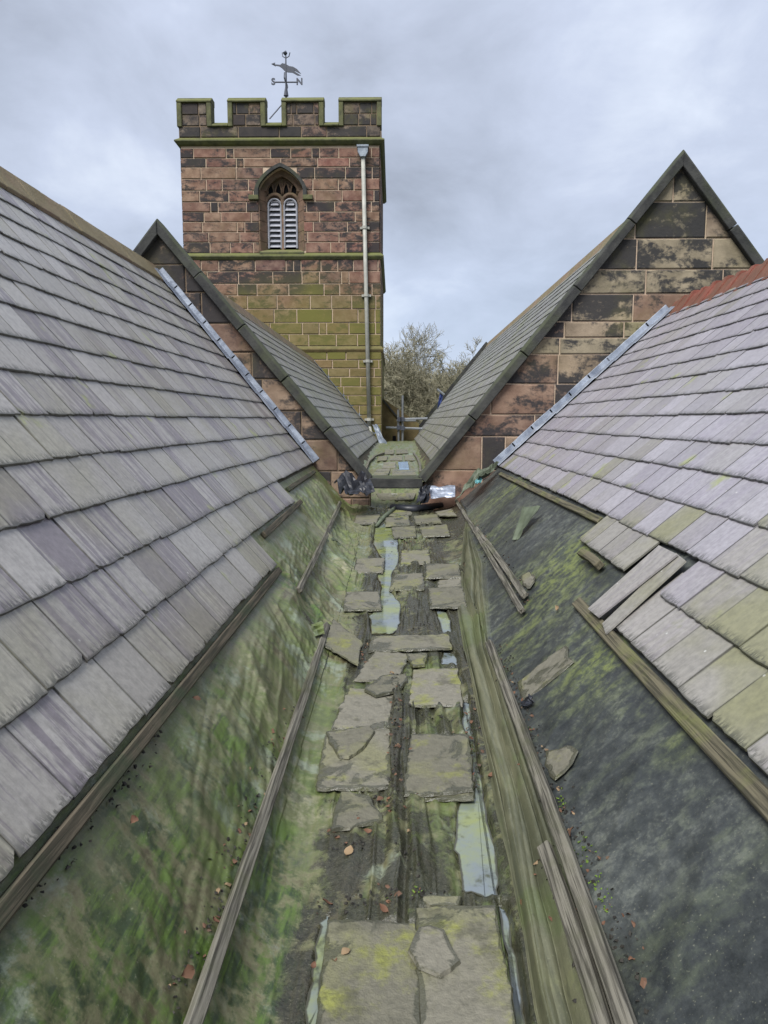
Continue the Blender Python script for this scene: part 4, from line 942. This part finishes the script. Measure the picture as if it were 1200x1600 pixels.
# ------------------------------------------------------------------ the tower
def TX(u, v=300): return G(u, v, DT).x
def TZ(v, u=450): return G(u, v, DT).z
xL, xR = G(284, 300, DT).x, G(593.5, 300, DT).x
tc = (xL + xR) / 2; TW = xR - xL
tower = empty('church_tower', (tc, DT, -7.5), 'square sandstone church tower with battlements and louvred belfry window', 'tower', rz=R(.5))
bpy.context.view_layer.update()
T0 = Matrix.Translation((-tc, -DT, 7.5))      # build in world numbers, then into the tower's frame
def tw(o): o.data.transform(T0); o.parent = tower; return o
zpar, zs1, zs2 = TZ(222), TZ(402), TZ(547)
zcr, ztop = TZ(192), TZ(153)
# window outline
wx0, wx1 = TX(405, 330), TX(474, 330); wxc = (wx0 + wx1) / 2; wz0, wzs, wza = TZ(392), TZ(296), TZ(262)
hw = (wx1 - wx0) / 2
def arch_half(z):
    if z < wz0 or z > wza: return 0
    if z <= wzs: return hw
    t = (z - wzs) / (wza - wzs); return hw * max(0, 1 - t ** 1.55) ** .78
def hole(zm, za, zb):
    if zb <= wz0 + .02 or za >= wza - .02: return None
    h = max(arch_half(min(max(za, wz0 + .01), wza)), 0); return (wxc - h, wxc + h)
def rows_between(a, b, n):
    w = [random.uniform(.88, 1.12) for _ in range(n)]; s = sum(w); out = [a]
    for x in w: out.append(out[-1] + (b - a) * x / s)
    return out
def trows(y, a, b, n, x0, x1, holes=None, mat=M_TOWER, lmin=.55, lmax=1.35):
    before = set(bpy.data.objects); stones(None, y, x0, x1, rows_between(a, b, n), mat, (), lmin, lmax, holes, .034, .02)
    for o in set(bpy.data.objects) - before: tw(o)
s = .03
trows(DT, zs1 + .14, zpar - .20, 10, xL, xR, hole)
trows(DT - s, zs2 + .14, zs1 - .06, 7, xL - s, xR + s)
trows(DT - 2 * s, -1.2, zs2 - .06, 11, xL - 2 * s, xR + 2 * s)
# core in pieces round the window
m = MB(); y0, yb = DT + .012, DT + TW
m.box((xL + .02, y0, zs1), (wxc - hw, yb, zpar)); m.box((wxc + hw, y0, zs1), (xR - .02, yb, zpar)); m.box((wxc - hw, y0, wza), (wxc + hw, yb, zpar)); m.box((wxc - hw, y0, zs1), (wxc + hw, yb, wz0))
m.box((xL - .02, y0 - s, zs2), (xR + .02, yb + s, zs1 - .001)); m.box((xL - .05, y0 - 2 * s, -7.5), (xR + .05, yb + 2 * s, zs2 - .001))
N = 14
for sgn in (-1, 1):
    poly = [(wxc + sgn * hw, wza)] + [(wxc + sgn * arch_half(wzs + (wza - wzs) * i / N), wzs + (wza - wzs) * i / N) for i in range(N + 1)]
    if sgn < 0: poly = poly[::-1]
    m.prism([(x, y0, z) for x, z in poly], (0, .5, 0))
tw(m.build('wall_core', M_MORTAR))
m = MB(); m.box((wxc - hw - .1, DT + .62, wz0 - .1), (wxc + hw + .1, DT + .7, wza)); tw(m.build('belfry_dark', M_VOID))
# side faces (stones joined, seen only edge-on)
def side_stones(xf, sgn):
    m = MB(); z = -1.2; 
    while z < zpar - .3:
        y = DT + .05 - random.random() * .4; h = random.uniform(.38, .46)
        while y < yb:
            l = random.uniform(.5, 1.3); a, b = max(y, DT + .03) + .015, min(y + l, yb) - .015
            e = .05 if z < zs2 else (.02 if z < zs1 else 0)
            if b > a + .05: m.box((xf - .06 if sgn > 0 else xf - .012 - e, a, z + .015), (xf + .012 + e if sgn > 0 else xf + .06, b, z + h - .015))
            y += l
        z += h
    tw(m.build('side_stones', M_TOWER, kind='stuff'))
side_stones(xR, 1); side_stones(xL, -1)
def stringc(z, e, x0, x1, h=.20, out=.14, mat=M_STRING):   # moulded string course round the tower
    m = MB(); pr = [(0, -h * .5), (out * .5, -h * .35), (out, 0), (out, h * .16), (0, h * .62)]
    xs = [x0 - e, x1 + e]; ys = [DT - e, yb + e]
    loops = []
    for o_, zz in pr: loops.append([(xs[0] - o_, ys[0] - o_, z + zz), (xs[1] + o_, ys[0] - o_, z + zz), (xs[1] + o_, ys[1] + o_, z + zz), (xs[0] - o_, ys[1] + o_, z + zz)])
    vs = [p for L in loops for p in L]; n = len(loops)
    m.add(vs, [(i * 4 + k, i * 4 + (k + 1) % 4, ((i + 1) % n) * 4 + (k + 1) % 4, ((i + 1) % n) * 4 + k) for i in range(n) for k in range(4)])
    return tw(m.build('string_course', mat))
stringc(zpar, 0, xL, xR, .26, .17); stringc(zs1, .02, xL, xR, .24, .12); stringc(zs2, .05, xL, xR, .22, .08, M_OCHRE)
# parapet
PT = .38
m = MB(); m.box((xL - .02, DT - .02 + .012, zpar), (xR + .02, DT + PT, zcr - .12)); m.box((xL - .02, yb - PT, zpar), (xR + .02, yb + .02, zcr - .1)); m.box((xL - .02, DT + PT, zpar), (xL + PT, yb - PT, zcr - .1)); m.box((xR - PT, DT + PT, zpar), (xR + .02, yb - PT, zcr - .1))
MER = [(275, 329), (358, 413), (442, 504), (531, 592)]
mer = [(TX(a, 170), TX(b, 170)) for a, b in MER]; mer[0] = (xL - .02, mer[0][1]); mer[3] = (mer[3][0], xR + .02)
for a, b in mer:
    m.box((a, DT - .02 + .012, zcr - .13), (b, DT + PT, ztop - .14))
for xf, xg in ((xL - .02, xL + PT), (xR - PT, xR + .02)):
    for k in range(1, 4): m.box((xf, DT + PT + k * 1.75, zcr - .2), (xg, DT + PT + k * 1.75 + 1.1, ztop - .14))
for a, b in mer: m.box((a, yb - PT, zcr - .2), (b, yb + .02, ztop - .14))
tw(m.build('parapet_core', M_MORTARD))
tr = lambda a, b, za, zb, n, lm, lx: trows(DT - .02, za, zb, n, a, b, None, M_PARAPET, lm, lx)
tr(xL - .02, xR + .02, zpar + .16, zcr - .12, 1, .7, 1.5)
for a, b in mer: tr(a + .13, b - .13, zcr - .10, ztop - .16, 2, .4, .8)
def cop(a, b, z0, z1, name='merlon_coping'):
    m = MB(); y = DT - .12; yy = DT + PT + .08
    m.prism([(a, y, z0), (a, y, z0 + .06), (a, y + .13, z1 - .07), (a, y + .2, z1 - .05), (a, y + .22, z1), (a, yy, z1), (a, yy, z0)], (b - a, 0, 0)); return tw(m.build(name, M_STRING, bevel=.012))
for a, b in mer:
    cop(a - .05, b + .05, ztop - .16, ztop + .06)
    for x0_, x1_ in ((a - .045, a + .13), (b - .13, b + .045)):
        m = MB(); m.prism([(x0_, DT - .10, zcr - .14), (x1_, DT - .10, zcr - .14), (x1_, DT + PT + .05, zcr - .14), (x0_, DT + PT + .05, zcr - .14)], (0, 0, ztop - zcr - .02)); tw(m.build('merlon_jamb', M_STRING, bevel=.02))
for i in range(3): cop(mer[i][1] + .05, mer[i + 1][0] - .05, zcr - .14, zcr + .06, 'crenel_coping')
m = MB(); m.box((xL + PT, DT + PT, zpar - .2), (xR - PT, yb - PT, zpar + .1)); tw(m.build('tower_roof', M_LEADD))
# belfry window: hood mould, jambs, tracery, louvres
def arch_pts(sc, n=12, base_z=wzs):
    P = []
    for i in range(n + 1):
        z = wzs + (wza - wzs) * math.sin(math.pi / 2 * i / n); P.append((wxc - arch_half(z) * 1.0, z))
    P = [(wxc + (x - wxc) * sc, wzs + (z - wzs) * sc) for x, z in P]
    Q = [(2 * wxc - x, z) for x, z in P[::-1][1:]]
    return P + Q
def ribbon(pts_in, pts_out, ya, yb_, name, mat, bevel=0):
    m = MB(); n = len(pts_in)
    for i in range(n - 1):
        a, b, c, d_ = pts_in[i], pts_in[i + 1], pts_out[i + 1], pts_out[i]
        m.hexa([(a[0], ya, a[1]), (b[0], ya, b[1]), (c[0], ya, c[1]), (d_[0], ya, d_[1]), (a[0], yb_, a[1]), (b[0], yb_, b[1]), (c[0], yb_, c[1]), (d_[0], yb_, d_[1])])
    return tw(m.build(name, mat))
A1 = arch_pts(1.0); A2 = arch_pts(1.17); A0 = arch_pts(.93)
ribbon([(A1[0][0], A1[0][1] - .25)] + A1 + [(A1[-1][0], A1[-1][1] - .25)], [(A2[0][0], A2[0][1] - .25)] + A2 + [(A2[-1][0], A2[-1][1] - .25)], DT - .14, DT + .05, 'hood_mould', M_COPING)
for sg in (-1, 1):
    m = MB(); xa = wxc + sg * hw * 1.17; m.box((min(xa, xa + sg * .22) - (.14 if sg > 0 else 0), DT - .15, wzs - .38), (max(xa, xa + sg * .22) + (.14 if sg < 0 else 0), DT + .04, wzs - .22)); tw(m.build('hood_stop', M_STRING, bevel=.015))
# splayed jambs in three pieces each side
for sg in (-1, 1):
    nb = 6
    for i in range(nb):
        za, zb = wz0 + (wzs - wz0) * i / nb + .008, wz0 + (wzs - wz0) * (i + 1) / nb - .008; x = wxc + sg * hw
        m = MB(); m.prism([(x + sg * .10, DT + .02, za), (x - sg * .02, DT - .012, za), (x - sg * .30 * hw, DT + .34, za), (x - sg * .30 * hw, DT + .5, za), (x + sg * .10, DT + .5, za)], (0, 0, zb - za)); tw(m.build('jamb_stone', M_DRESS))
ribbon(arch_pts(.70), arch_pts(1.0), DT + .22, DT + .5, 'arch_soffit', M_DRESS)
m = MB(); m.prism([(wxc - hw, DT - .10, wz0 - .12), (wxc - hw, DT - .10, wz0 - .05), (wxc - hw, DT + .4, wz0 + .14), (wxc - hw, DT + .4, wz0 - .12)], (2 * hw, 0, 0)); tw(m.build('window_sill', M_STRING))
# tracery: two round-headed lights, four little lights above
iw = hw * .72; lw = iw * .40; lx = [wxc - iw * .5, wxc + iw * .5]; lz = TZ(312); yw = DT + .36
def tubeT(pts, r, name, n=6): m = MB(); m.tube([(x, yw, z) for x, z in pts], r, n); return tw(m.build(name, M_DRESS, smooth=True))
m = MB(); m.box((wxc - .07, yw - .06, wz0 + .05), (wxc + .07, yw + .1, lz + .1)); tw(m.build('mullion', M_DRESS, bevel=.02))
for x in lx:
    arc = [(x + math.cos(t) * (lw + .10), lz - .1 + math.sin(t) * (lw + .16)) for t in np.linspace(0, math.pi, 13)]
    tubeT(arc, .07, 'light_head')
pl = MB(); pl.box((wxc - iw, yw + .06, lz + .12), (wxc + iw, yw + .16, wza - .2)); tw(pl.build('tracery_panel', M_DRESS))
tops = np.linspace(wxc - iw * .74, wxc + iw * .74, 4); tzb = TZ(300); 
for x in tops:
    w4 = iw * .19; pts = [(x - w4, tzb), (x - w4, tzb + .18), (x - w4 * .6, tzb + .33), (x, tzb + .45), (x + w4 * .6, tzb + .33), (x + w4, tzb + .18), (x + w4, tzb)]
    tubeT(pts, .035, 'tracery_arch', 5); m = MB(); m.prism([(a, yw + .055, b) for a, b in pts], (0, -.02, 0)); tw(m.build('tracery_eye', M_VOID))
tubeT([(wxc, tzb + .1), (wxc, wza - .25)], .03, 'tracery_bar', 5)
for x in lx:
    zb0, zt0 = wz0 + .16, lz - .12 + lw * .9
    m = MB(); ro = [(x + sx_ * lw, z) for sx_, z in ((-1, zb0), (-1, lz - .12))] + [(x + math.cos(t) * lw, lz - .12 + math.sin(t) * lw) for t in np.linspace(math.pi, 0, 9)[1:-1]] + [(x + lw, lz - .12), (x + lw, zb0)]
    m.tube([(a, yw - .04, b) for a, b in ro], .035, 5); tw(m.build('louvre_frame', M_LOUVRE))
    nl = 9
    for i in range(nl):
        z = zb0 + .04 + (zt0 - zb0 - .05) * i / nl; wv = lw * (.93 if z < lz - .25 else .80 if i < nl - 1 else .62)
        m = MB(); m.beam((x - wv, yw - .05, z), (x + wv, yw - .05, z), (0, .025, .02), (0, .16, .2)); tw(m.build('louvre', M_LOUVRE))
def regroup(host, names):
    for o in list(tower.children):
        if o is not host and o.name.split('.')[0] in names: o.parent = host
hosts = {o.name.split('.')[0]: o for o in tower.children}
regroup(hosts['tracery_panel'], ('hood_mould', 'hood_stop', 'jamb_stone', 'arch_soffit', 'window_sill', 'mullion', 'light_head', 'tracery_arch', 'tracery_eye', 'tracery_bar', 'louvre_frame', 'louvre', 'belfry_dark'))
hosts['tracery_panel'].name = 'belfry_window'
regroup(hosts['parapet_core'], ('merlon_coping', 'merlon_jamb', 'crenel_coping')); hosts['parapet_core'].name = 'parapet'
# rainwater pipe and hopper (fixed to the tower)
pipe = empty('rainwater_pipe', G(577, 672, DT - .12), 'long pale rainwater pipe with hopper head down the tower', 'downpipe')
pi = pipe.matrix_basis.copy(); bpy.context.view_layer.update()
pa, pb = G(567, 236, DT - .12), G(577, 668, DT - .2)
m = MB(); m.tube([pa, pb], .075, 10); child(m, 'pipe', M_PIPE, pipe, smooth=True)
m = MB(); hx, hz_ = pa.x, pa.z; m.prism([(hx - .18, pa.y - .14, hz_ + .14), (hx + .18, pa.y - .14, hz_ + .14), (hx + .18, pa.y - .14, hz_ - .06), (hx + .09, pa.y - .14, hz_ - .22), (hx - .09, pa.y - .14, hz_ - .22), (hx - .18, pa.y - .14, hz_ - .06)], (0, .24, 0)); child(m, 'hopper_head', M_LEADD, pipe)
m = MB(); m.box((hx - .21, pa.y - .17, hz_ + .10), (hx + .21, pa.y + .12, hz_ + .17)); child(m, 'hopper_rim', M_LEADD, pipe)
for v in (352, 457, 561, 655):
    t = (v - 236) / (668 - 236); p = pa.lerp(pb, t); m = MB(); m.tube([p + Vector((0, 0, -.05)), p + Vector((0, 0, .05))], .10, 10); m.box((p.x - .17, p.y + .05, p.z - .04), (p.x + .17, p.y + .16, p.z + .04)); child(m, 'pipe_collar', M_PIPE, pipe)
m = MB(); m.tube([pb, pb + Vector((.03, -.12, -.15)), pb + Vector((.07, -.3, -.22))], .085, 8); child(m, 'pipe_shoe', M_PIPE, pipe)
# weathervane
DV = DT + 3.4; VP_ = lambda u, v: G(u, v, DV)
vane = empty('weathervane', VP_(447, 152), 'dark iron weathervane with letters S and N above the tower', 'weathervane'); bpy.context.view_layer.update()
m = MB(); m.tube([VP_(447, 215), VP_(447, 130), VP_(446.5, 84)], [.05, .04, .025], 6); child(m, 'pole', M_IRON, vane)
m = MB(); m.tube([VP_(447, 150), VP_(447, 143), VP_(447, 136)], [.10, .07, .04], 8); child(m, 'pole_collar', M_IRON, vane)
m = MB(); m.tube([VP_(430, 128.5), VP_(466, 128.5)], .03, 5); child(m, 'cardinal_arm', M_IRON, vane)
pc = VP_(447, 128.5); m = MB(); m.tube([pc - Vector((0, .45, 0)), pc + Vector((0, .45, 0))], .02, 5); child(m, 'cardinal_arm', M_IRON, vane)
m = MB(); m.tube([VP_(446, 86), VP_(445.5, 83), VP_(446.5, 79)], [.04, .10, .01], 6); child(m, 'finial', M_IRON, vane)
m = MB(); m.tube([VP_(441, 82), VP_(441.5, 88), VP_(446.5, 91), VP_(451.5, 88), VP_(453, 82)], .02, 4); child(m, 'finial_scroll', M_IRON, vane)
m = MB(); m.tube([VP_(446, 130), VP_(444, 122), VP_(444.5, 113)], .025, 4); m.tube([VP_(447.5, 142), VP_(449.5, 136), VP_(448.5, 131)], .025, 4); child(m, 'scroll', M_IRON, vane)
ani = [(425, 100.5), (432, 101), (438, 101.5), (441, 99), (446, 100), (452, 103.5), (458, 104.5), (464, 108), (470.5, 115.5), (464, 112.5), (459, 109.5), (462, 113), (470, 118), (465, 118), (457, 113.5), (450, 113), (446, 112), (440, 106), (436, 103.5), (430, 102.5)]
m = MB(); m.prism([VP_(u, v) - Vector((0, .02, 0)) for u, v in ani], (0, .04, 0)); child(m, 'running_animal', M_IRON, vane)
m = MB(); m.prism([VP_(u, v) - Vector((0, .02, 0)) for u, v in ((424, 100), (430, 98), (429, 101), (431, 104))], (0, .04, 0)); child(m, 'arrow_tip', M_IRON, vane)
for ch_, u in (('S', 427), ('N', 468)):
    cu = bpy.data.curves.new('letter', 'FONT'); cu.body = ch_; cu.size = .34; cu.extrude = .02; cu.offset = .012; cu.align_x = 'CENTER'; cu.align_y = 'CENTER'
    to = bpy.data.objects.new('tmp', cu); COL.objects.link(to); bpy.context.view_layer.update()
    me = bpy.data.meshes.new_from_object(to.evaluated_get(bpy.context.evaluated_depsgraph_get())); bpy.data.objects.remove(to)
    me.transform(Matrix.Translation(VP_(u, 128)) @ Matrix.Rotation(R(90), 4, 'X')); o = obj('letter_' + ch_.lower(), me, M_IRON, vane, label='letter ' + ch_); o.matrix_parent_inverse = vane.matrix_basis.inverted()
m = MB(); m.tube([VP_(421, 186), VP_(447, 156)], .025, 4); child(m, 'stay_wire', M_IRON, vane)

# ------------------------------------------------------------------ things by the foot of the tower
m = MB(); w0 = G(598, 622, 29.5); 
for k in range(1): m.prism([(-.9, 29.5, -7.5), (.75, 29.5, -7.5), (.75, 29.5, G(628, 662, 29.5).z), (w0.x, 29.5, w0.z), (-.9, 29.5, w0.z)], (0, .5, 0))
ow = empty('stone_wall', (-.1, 29.5, -7.5), 'low ochre stone wall with sloping top right of the tower foot', 'wall'); bpy.context.view_layer.update()
child(m, 'wall_core', M_OCHRE, ow)
m = MB(); q = G(616, 686, 29.48); m.box((q.x - .07, 29.47, q.z - .13), (q.x + .07, 29.52, q.z + .13)); child(m, 'window', M_VOID, ow)
m = MB(); m.beam(w0 + Vector((-.1, -.08, 0)), G(629, 663, 29.5) + Vector((0, -.08, 0)), (0, .66, 0), (0, 0, .1)); child(m, 'wall_coping', M_COPING, ow)
sc_ = empty('scaffold', G(629, 700, 29.0), 'steel tube scaffold between tower foot and right roof', 'scaffold'); bpy.context.view_layer.update()
for a, b in (((629, 618), (629, 704)), ((622, 640), (623, 704)), ((626, 655), (668, 654)), ((603, 668), (660, 670)), ((620, 657), (650, 657))):
    m = MB(); m.tube([G(*a, 29.0), G(*b, 29.0)], .045, 6); child(m, 'tube', M_STEEL, sc_)
for u, v in ((629, 655), (629, 669), (623, 668), (624, 655)):
    m = MB(); c = G(u, v, 28.95); m.box(c - Vector((.08, .08, .08)), c + Vector((.08, .08, .08))); child(m, 'coupler', M_IRON, sc_)
m = MB(); a = G(621, 690, 28.9); b = G(631, 704, 28.9); m.box((a.x, 28.9, b.z - .3), (b.x, 28.96, a.z)); m.build('board', M_PINK, label='pinkish board standing at the scaffold foot', cat='board')
m = MB(); m.tube([G(683, 608, 27), G(694, 617, 27)], .045, 6); m.build('steel_tube', M_STEEL, label='short steel tube sticking up over the far right roof', cat='tube')
def crumple(name, pts3, mat, label, cat, seed, amp=.05, n=12):
    """crumpled sheet over four corner points"""
    a, b, c, d_ = [Vector(p) for p in pts3]; nr = (b - a).cross(d_ - a).normalized(); m = MB(); vs = []
    if nr.z < 0: nr = -nr
    for i in range(n):
        for j in range(n):
            s, t = i / (n - 1), j / (n - 1); p = a.lerp(b, s).lerp(d_.lerp(c, s), t)
            hh = amp * (2 * float(ridged(s * 2.6 + seed, t * 2.6 + seed * 2, seed)) - .6) + amp * .6 * float(ridged(s * 6 + seed, t * 6, seed + 3)); vs.append(p + nr * hh + Vector((random.uniform(-1, 1), random.uniform(-1, 1), random.uniform(-1, 1))) * amp * .03)
    m.add(vs, [(i * n + j, i * n + j + 1, (i + 1) * n + j + 1, (i + 1) * n + j) for i in range(n - 1) for j in range(n - 1)])
    o = m.build(name, mat, label=label, cat=cat); md = o.modifiers.new('s', 'SOLIDIFY'); md.thickness = .004; return o
crumple('plastic_sheet', [G(582, 668, 27.3), G(590, 668, 27.3), G(612, 712, 26.0), G(598, 714, 26.0)], M_LEADD, 'crumpled blue grey sheet at the foot of the rainwater pipe', 'sheet', 3, .1)
crumple('blue_cloth', [G(688, 610, 27), G(693, 614, 27), G(690, 628, 27), G(683, 640, 27)], M_BLUE, 'blue cloth scrap hanging from the short steel tube', 'cloth', 5, .04, 6)
crumple('plastic_sheet', [G(521, 756, 9.9), G(566, 749, 10.1), G(585, 782, 9.5), G(545, 792, 9.3)], M_PLAST, 'crumpled black plastic in the left corner under the coping', 'plastic', 7, .10, 16)
crumple('plastic_sheet', [G(652, 764, 10.0), G(668, 762, 10.1), G(666, 788, 9.8), G(648, 790, 9.8)], M_PLAST, 'small black plastic scrap right of the opening', 'plastic', 9, .06, 10)
crumple('foil_sheet', [G(671, 761, 10.15), G(711, 760, 10.15), G(711, 779, 9.95), G(673, 781, 9.95)], M_FOIL, 'pale shiny sheet under the right gable', 'sheet', 4, .02, 10)
crumple('torn_underlay', [G(742, 742, 9.8), G(780, 730, 9.9), G(752, 752, 9.4), G(712, 792, 9.2)], M_TORN, 'torn grey green underlay at the right gable foot', 'underlay', 12, .06, 14)
crumple('teal_scrap', [G(742, 752, 9.4), G(752, 749, 9.5), G(750, 757, 9.3), G(740, 759, 9.3)], M_TEAL, 'small teal scrap on the torn underlay', 'scrap', 2, .03, 6)
m = MB(); m.tube([S(612, 793, .05), S(645, 796, .06), S(690, 789, .06)], [.05, .06, .04], 8); m.build('felt_roll', M_PLAST, label='rolled black felt edge across the far end of the floor', cat='felt roll', smooth=True)
m = MB(); m.tube([S(588, 822, .03), S(600, 808, .04), S(612, 798, .05), S(618, 792, .06)], [.02, .03, .03, .02], 7); m.build('felt_roll', M_TORN, label='twisted green felt strip at the head of the green puddle', cat='felt roll', smooth=True)
# torn flaps of felt
def flap(pts, mat, label, lift, seed):
    P = [S(u, v, .012) for u, v in pts]; P[1] = P[1] + lift; P[2] = P[2] + lift * .6
    crumple('felt_flap', P, mat, label, 'felt flap', seed, .012, 9)
flap([(803, 846), (828, 812), (852, 803), (812, 842)], M_TORN, 'curled torn flap of felt on the right slope', Vector((-.05, 0, .10)), 5)
flap([(505, 848), (514, 850), (534, 864), (518, 860)], M_TORN, 'small curled tear in the left felt beside the batten', Vector((.03, 0, .06)), 6)
flap([(470, 985), (492, 988), (500, 1004), (476, 1000)], M_FELT_L, 'dark torn pocket of felt at the left timber end', Vector((.04, 0, .07)), 8)
flap([(818, 1100), (832, 1096), (838, 1104), (822, 1108)], M_PLAST, 'small black felt curl below the broken mossy slate', Vector((.0, 0, .03)), 9)

# ------------------------------------------------------------------ dead leaves, litter, moss
def leaf_mesh(k):
    m = MB(); n = 7; L, Wd = .055, .022
    for i in range(n):
        t = i / (n - 1); w = Wd * math.sin(math.pi * (t * .94 + .03)) * (1 + .15 * random.uniform(-1, 1)); c = .012 * math.sin(t * 3.1 + k)
        m.v += [(t * L - L / 2, -w, c + .008), (t * L - L / 2, 0, c), (t * L - L / 2, w, c + .007)]
    for i in range(n - 1):
        a = i * 3; m.f += [(a, a + 3, a + 4, a + 1), (a + 1, a + 4, a + 5, a + 2)]
    return m.mesh('leaf', smooth=True)
LM = [leaf_mesh(k) for k in range(5)]
for me in LM: me.materials.append(M_LEAF)
LEAVES = [(540, 1490, 'on the nearest left big slate, upper one'), (522, 1500, 'on the nearest left big slate, by its left edge'), (600, 1420, 'at the top edge of the nearest left big slate'), (490, 1508, 'in the wet strip left of the nearest slate'),
 (338, 1438, 'resting on the long left batten'), (208, 1282, 'alone in the middle of the left felt'), (306, 1092, 'near the left eave batten'), (700, 1545, 'on the nearest right big slate, upper of two'), (693, 1562, 'on the nearest right big slate, lower of two'),
 (575, 1298, 'in black mud under the triangular slate'), (594, 1250, 'at the right tip of the triangular slate'), (730, 1232, 'at the lower right corner of the right square slab'), (846, 1345, 'at the top end of the second right batten'),
 (818, 1412, 'on the right folds beside the nearest slates'), (768, 1210, 'on the right folds beside the square slab'), (425, 1163, 'against the long left batten, upper one'), (292, 1520, 'against the long left batten near the picture bottom'),
 (545, 1330, 'in black mud left of the floor folds'), (572, 1034, 'under the leaning grey slate'), (722, 890, 'at the end of the oblong right slate'), (640, 1300, 'on the floor folds in front of the square slabs'), (655, 1338, 'on the floor folds above the nearest slates'),
 (512, 1410, 'at the top left corner of the nearest left slate'), (870, 950, 'on the dark felt near the timber block'), (905, 1500, 'between the two near right battens'), (895, 1300, 'on the litter beside the long right batten')]
for i, (u, v, where) in enumerate(LEAVES):
    p = S(u, v, .03); o = obj('dead_leaf', LM[i % 5], None, None, label='brown dead leaf ' + where, cat='leaf', group='dead leaves in the gutter')
    o.location = p; sc = random.uniform(.4, .75); o.scale = (sc, sc * random.uniform(.7, 1.2), sc); sl = 0
    if p.x < -.42: sl = R(51)
    elif p.x > .5: sl = -R(43)
    o.rotation_euler = (Matrix.Rotation(sl, 3, 'Y') @ Euler((random.uniform(-.3, .3), random.uniform(-.3, .3), random.uniform(0, 6.3))).to_matrix()).to_euler()
def litter(name, px_lines, per_m, size, mat, label, spread=.03, flat=.4, cat='litter'):
    m = MB(); xy = []
    for ln in px_lines:
        P = [S(u, v, .01) for u, v in ln]
        for a, b in zip(P[:-1], P[1:]):
            for _ in range(int((b - a).length * per_m) + 1):
                p = a.lerp(b, random.random()); xy.append((p.x + random.gauss(0, spread), p.y + random.gauss(0, spread)))
    A = np.array(xy); b_, h_ = felt_disp(A[:, 0], A[:, 1], 0); zs = b_ + np.maximum(h_, 0) + .003
    for (x, y), z in zip(xy, zs):
        s = size * random.uniform(.4, 1.4); E = Euler((random.uniform(-.6, .6), random.uniform(-.6, .6), random.uniform(0, 6.3))).to_matrix()
        q = [Vector(c) for c in ((-s, -s * .5, 0), (s * .2, -s * .7, s * flat * .3), (s, 0, 0), (s * .3, s * .6, s * flat), (-s * .7, s * .4, 0), (0, 0, s * flat))]
        m.add([Vector((x, y, float(z))) + E @ c for c in q], [(0, 1, 5), (1, 2, 5), (2, 3, 5), (3, 4, 5), (4, 0, 5)])
    m.build(name, mat, label=label, cat=cat, kind='stuff')
LINES = [[(778, 1010), (820, 1120), (870, 1240), (925, 1370), (1010, 1590)], [(492, 1010), (440, 1150), (380, 1310), (270, 1590)], [(735, 815), (790, 890), (825, 940)], [(615, 1060), (622, 1180), (612, 1300)], [(520, 1310), (600, 1250)], [(500, 1415), (600, 1405), (700, 1410)], [(725, 880), (718, 905)], [(736, 1100), (742, 1240)], [(610, 850), (690, 845)], [(850, 1340), (900, 1460), (940, 1590)], [(560, 1040), (580, 1000)]]
litter('leaf_litter', LINES, 26, .011, M_LEAF, 'brown leaf fragments gathered along battens and slates')
litter('mud_crumbs', LINES + [[(520, 1340), (590, 1310)], [(640, 1110), (700, 1130)], [(630, 1330), (660, 1390)], [(600, 870), (680, 860)], [(545, 970), (570, 960)], [(640, 985), (670, 975)], [(0, 1440), (100, 1330), (250, 1140)], [(600, 800), (700, 800)]], 85, .007, M_GRIT, 'black crumbs of mud and rotted leaf in the gutter', .02, .8)
litter('moss_tufts', [[(822, 1135), (826, 1145)], [(905, 1310), (918, 1345)], [(930, 1375), (955, 1430)], [(640, 1408), (664, 1412)], [(600, 1407), (612, 1409)], [(870, 1240), (880, 1260)]], 150, .005, M_MOSS, 'tiny bright green moss tufts beside the battens', .012, 1.2)

# ------------------------------------------------------------------ bare winter trees beyond the roofs
def tree(x, y, h, seed, label, spread=1.0):
    rr = random.Random(seed); par = empty('bare_tree', (x, y, -7.5), label, 'tree', 'bare trees beyond the roofs'); bpy.context.view_layer.update()
    tr_, cr_ = MB(), MB()
    def grow(p, d, L, r, lev):
        n = 3 if lev < 3 else 2; pts = [p]; rad = [r]; q = p
        for i in range(n):
            d = (d + Vector((rr.gauss(0, .16), rr.gauss(0, .16), rr.gauss(0, .10) + .05))).normalized(); q = q + d * L / n; pts.append(q); rad.append(max(r * (1 - .45 * (i + 1) / n), .008))
        (tr_ if lev < 2 else cr_).tube(pts, rad, 6 if lev < 2 else 3, cap=False)
        if lev >= 6: return
        k = (8, 5, 5, 4, 4, 4)[lev]
        for j in range(k):
            t = rr.uniform(.35, 1.0) if lev else rr.uniform(.38, 1.0); b = pts[min(int(t * n), n - 1)].lerp(pts[min(int(t * n) + 1, n)], (t * n) % 1)
            ax = Vector((rr.gauss(0, 1), rr.gauss(0, 1), rr.gauss(0, .5))); ax = (ax - d * ax.dot(d)).normalized(); a = rr.uniform(.35, .95) * spread
            nd = (d * math.cos(a) + ax * math.sin(a)).normalized(); grow(b, nd, L * rr.uniform(.50, .74), max(rad[-1] * rr.uniform(.55, .8), .02), lev + 1)
    grow(Vector((x, y, -7.6)), Vector((0, 0, 1)), h * .42, .26, 0)
    child(tr_, 'trunk', M_BARK, par); child(cr_, 'crown', M_TWIG, par)
tree(-1.6, 64, 16.5, 3, 'bare winter tree nearest the tower, its twigs beside the stone')
tree(3.3, 70, 17.5, 8, 'bare winter tree in the middle of the gap', 1.05)
tree(6.0, 62, 16.5, 15, 'bare winter tree rising behind the far right roof edge')
tree(0.6, 80, 19, 21, 'bare winter tree farthest back in the gap')
tree(10.5, 72, 16.5, 30, 'bare winter tree hidden largely by the right roof')
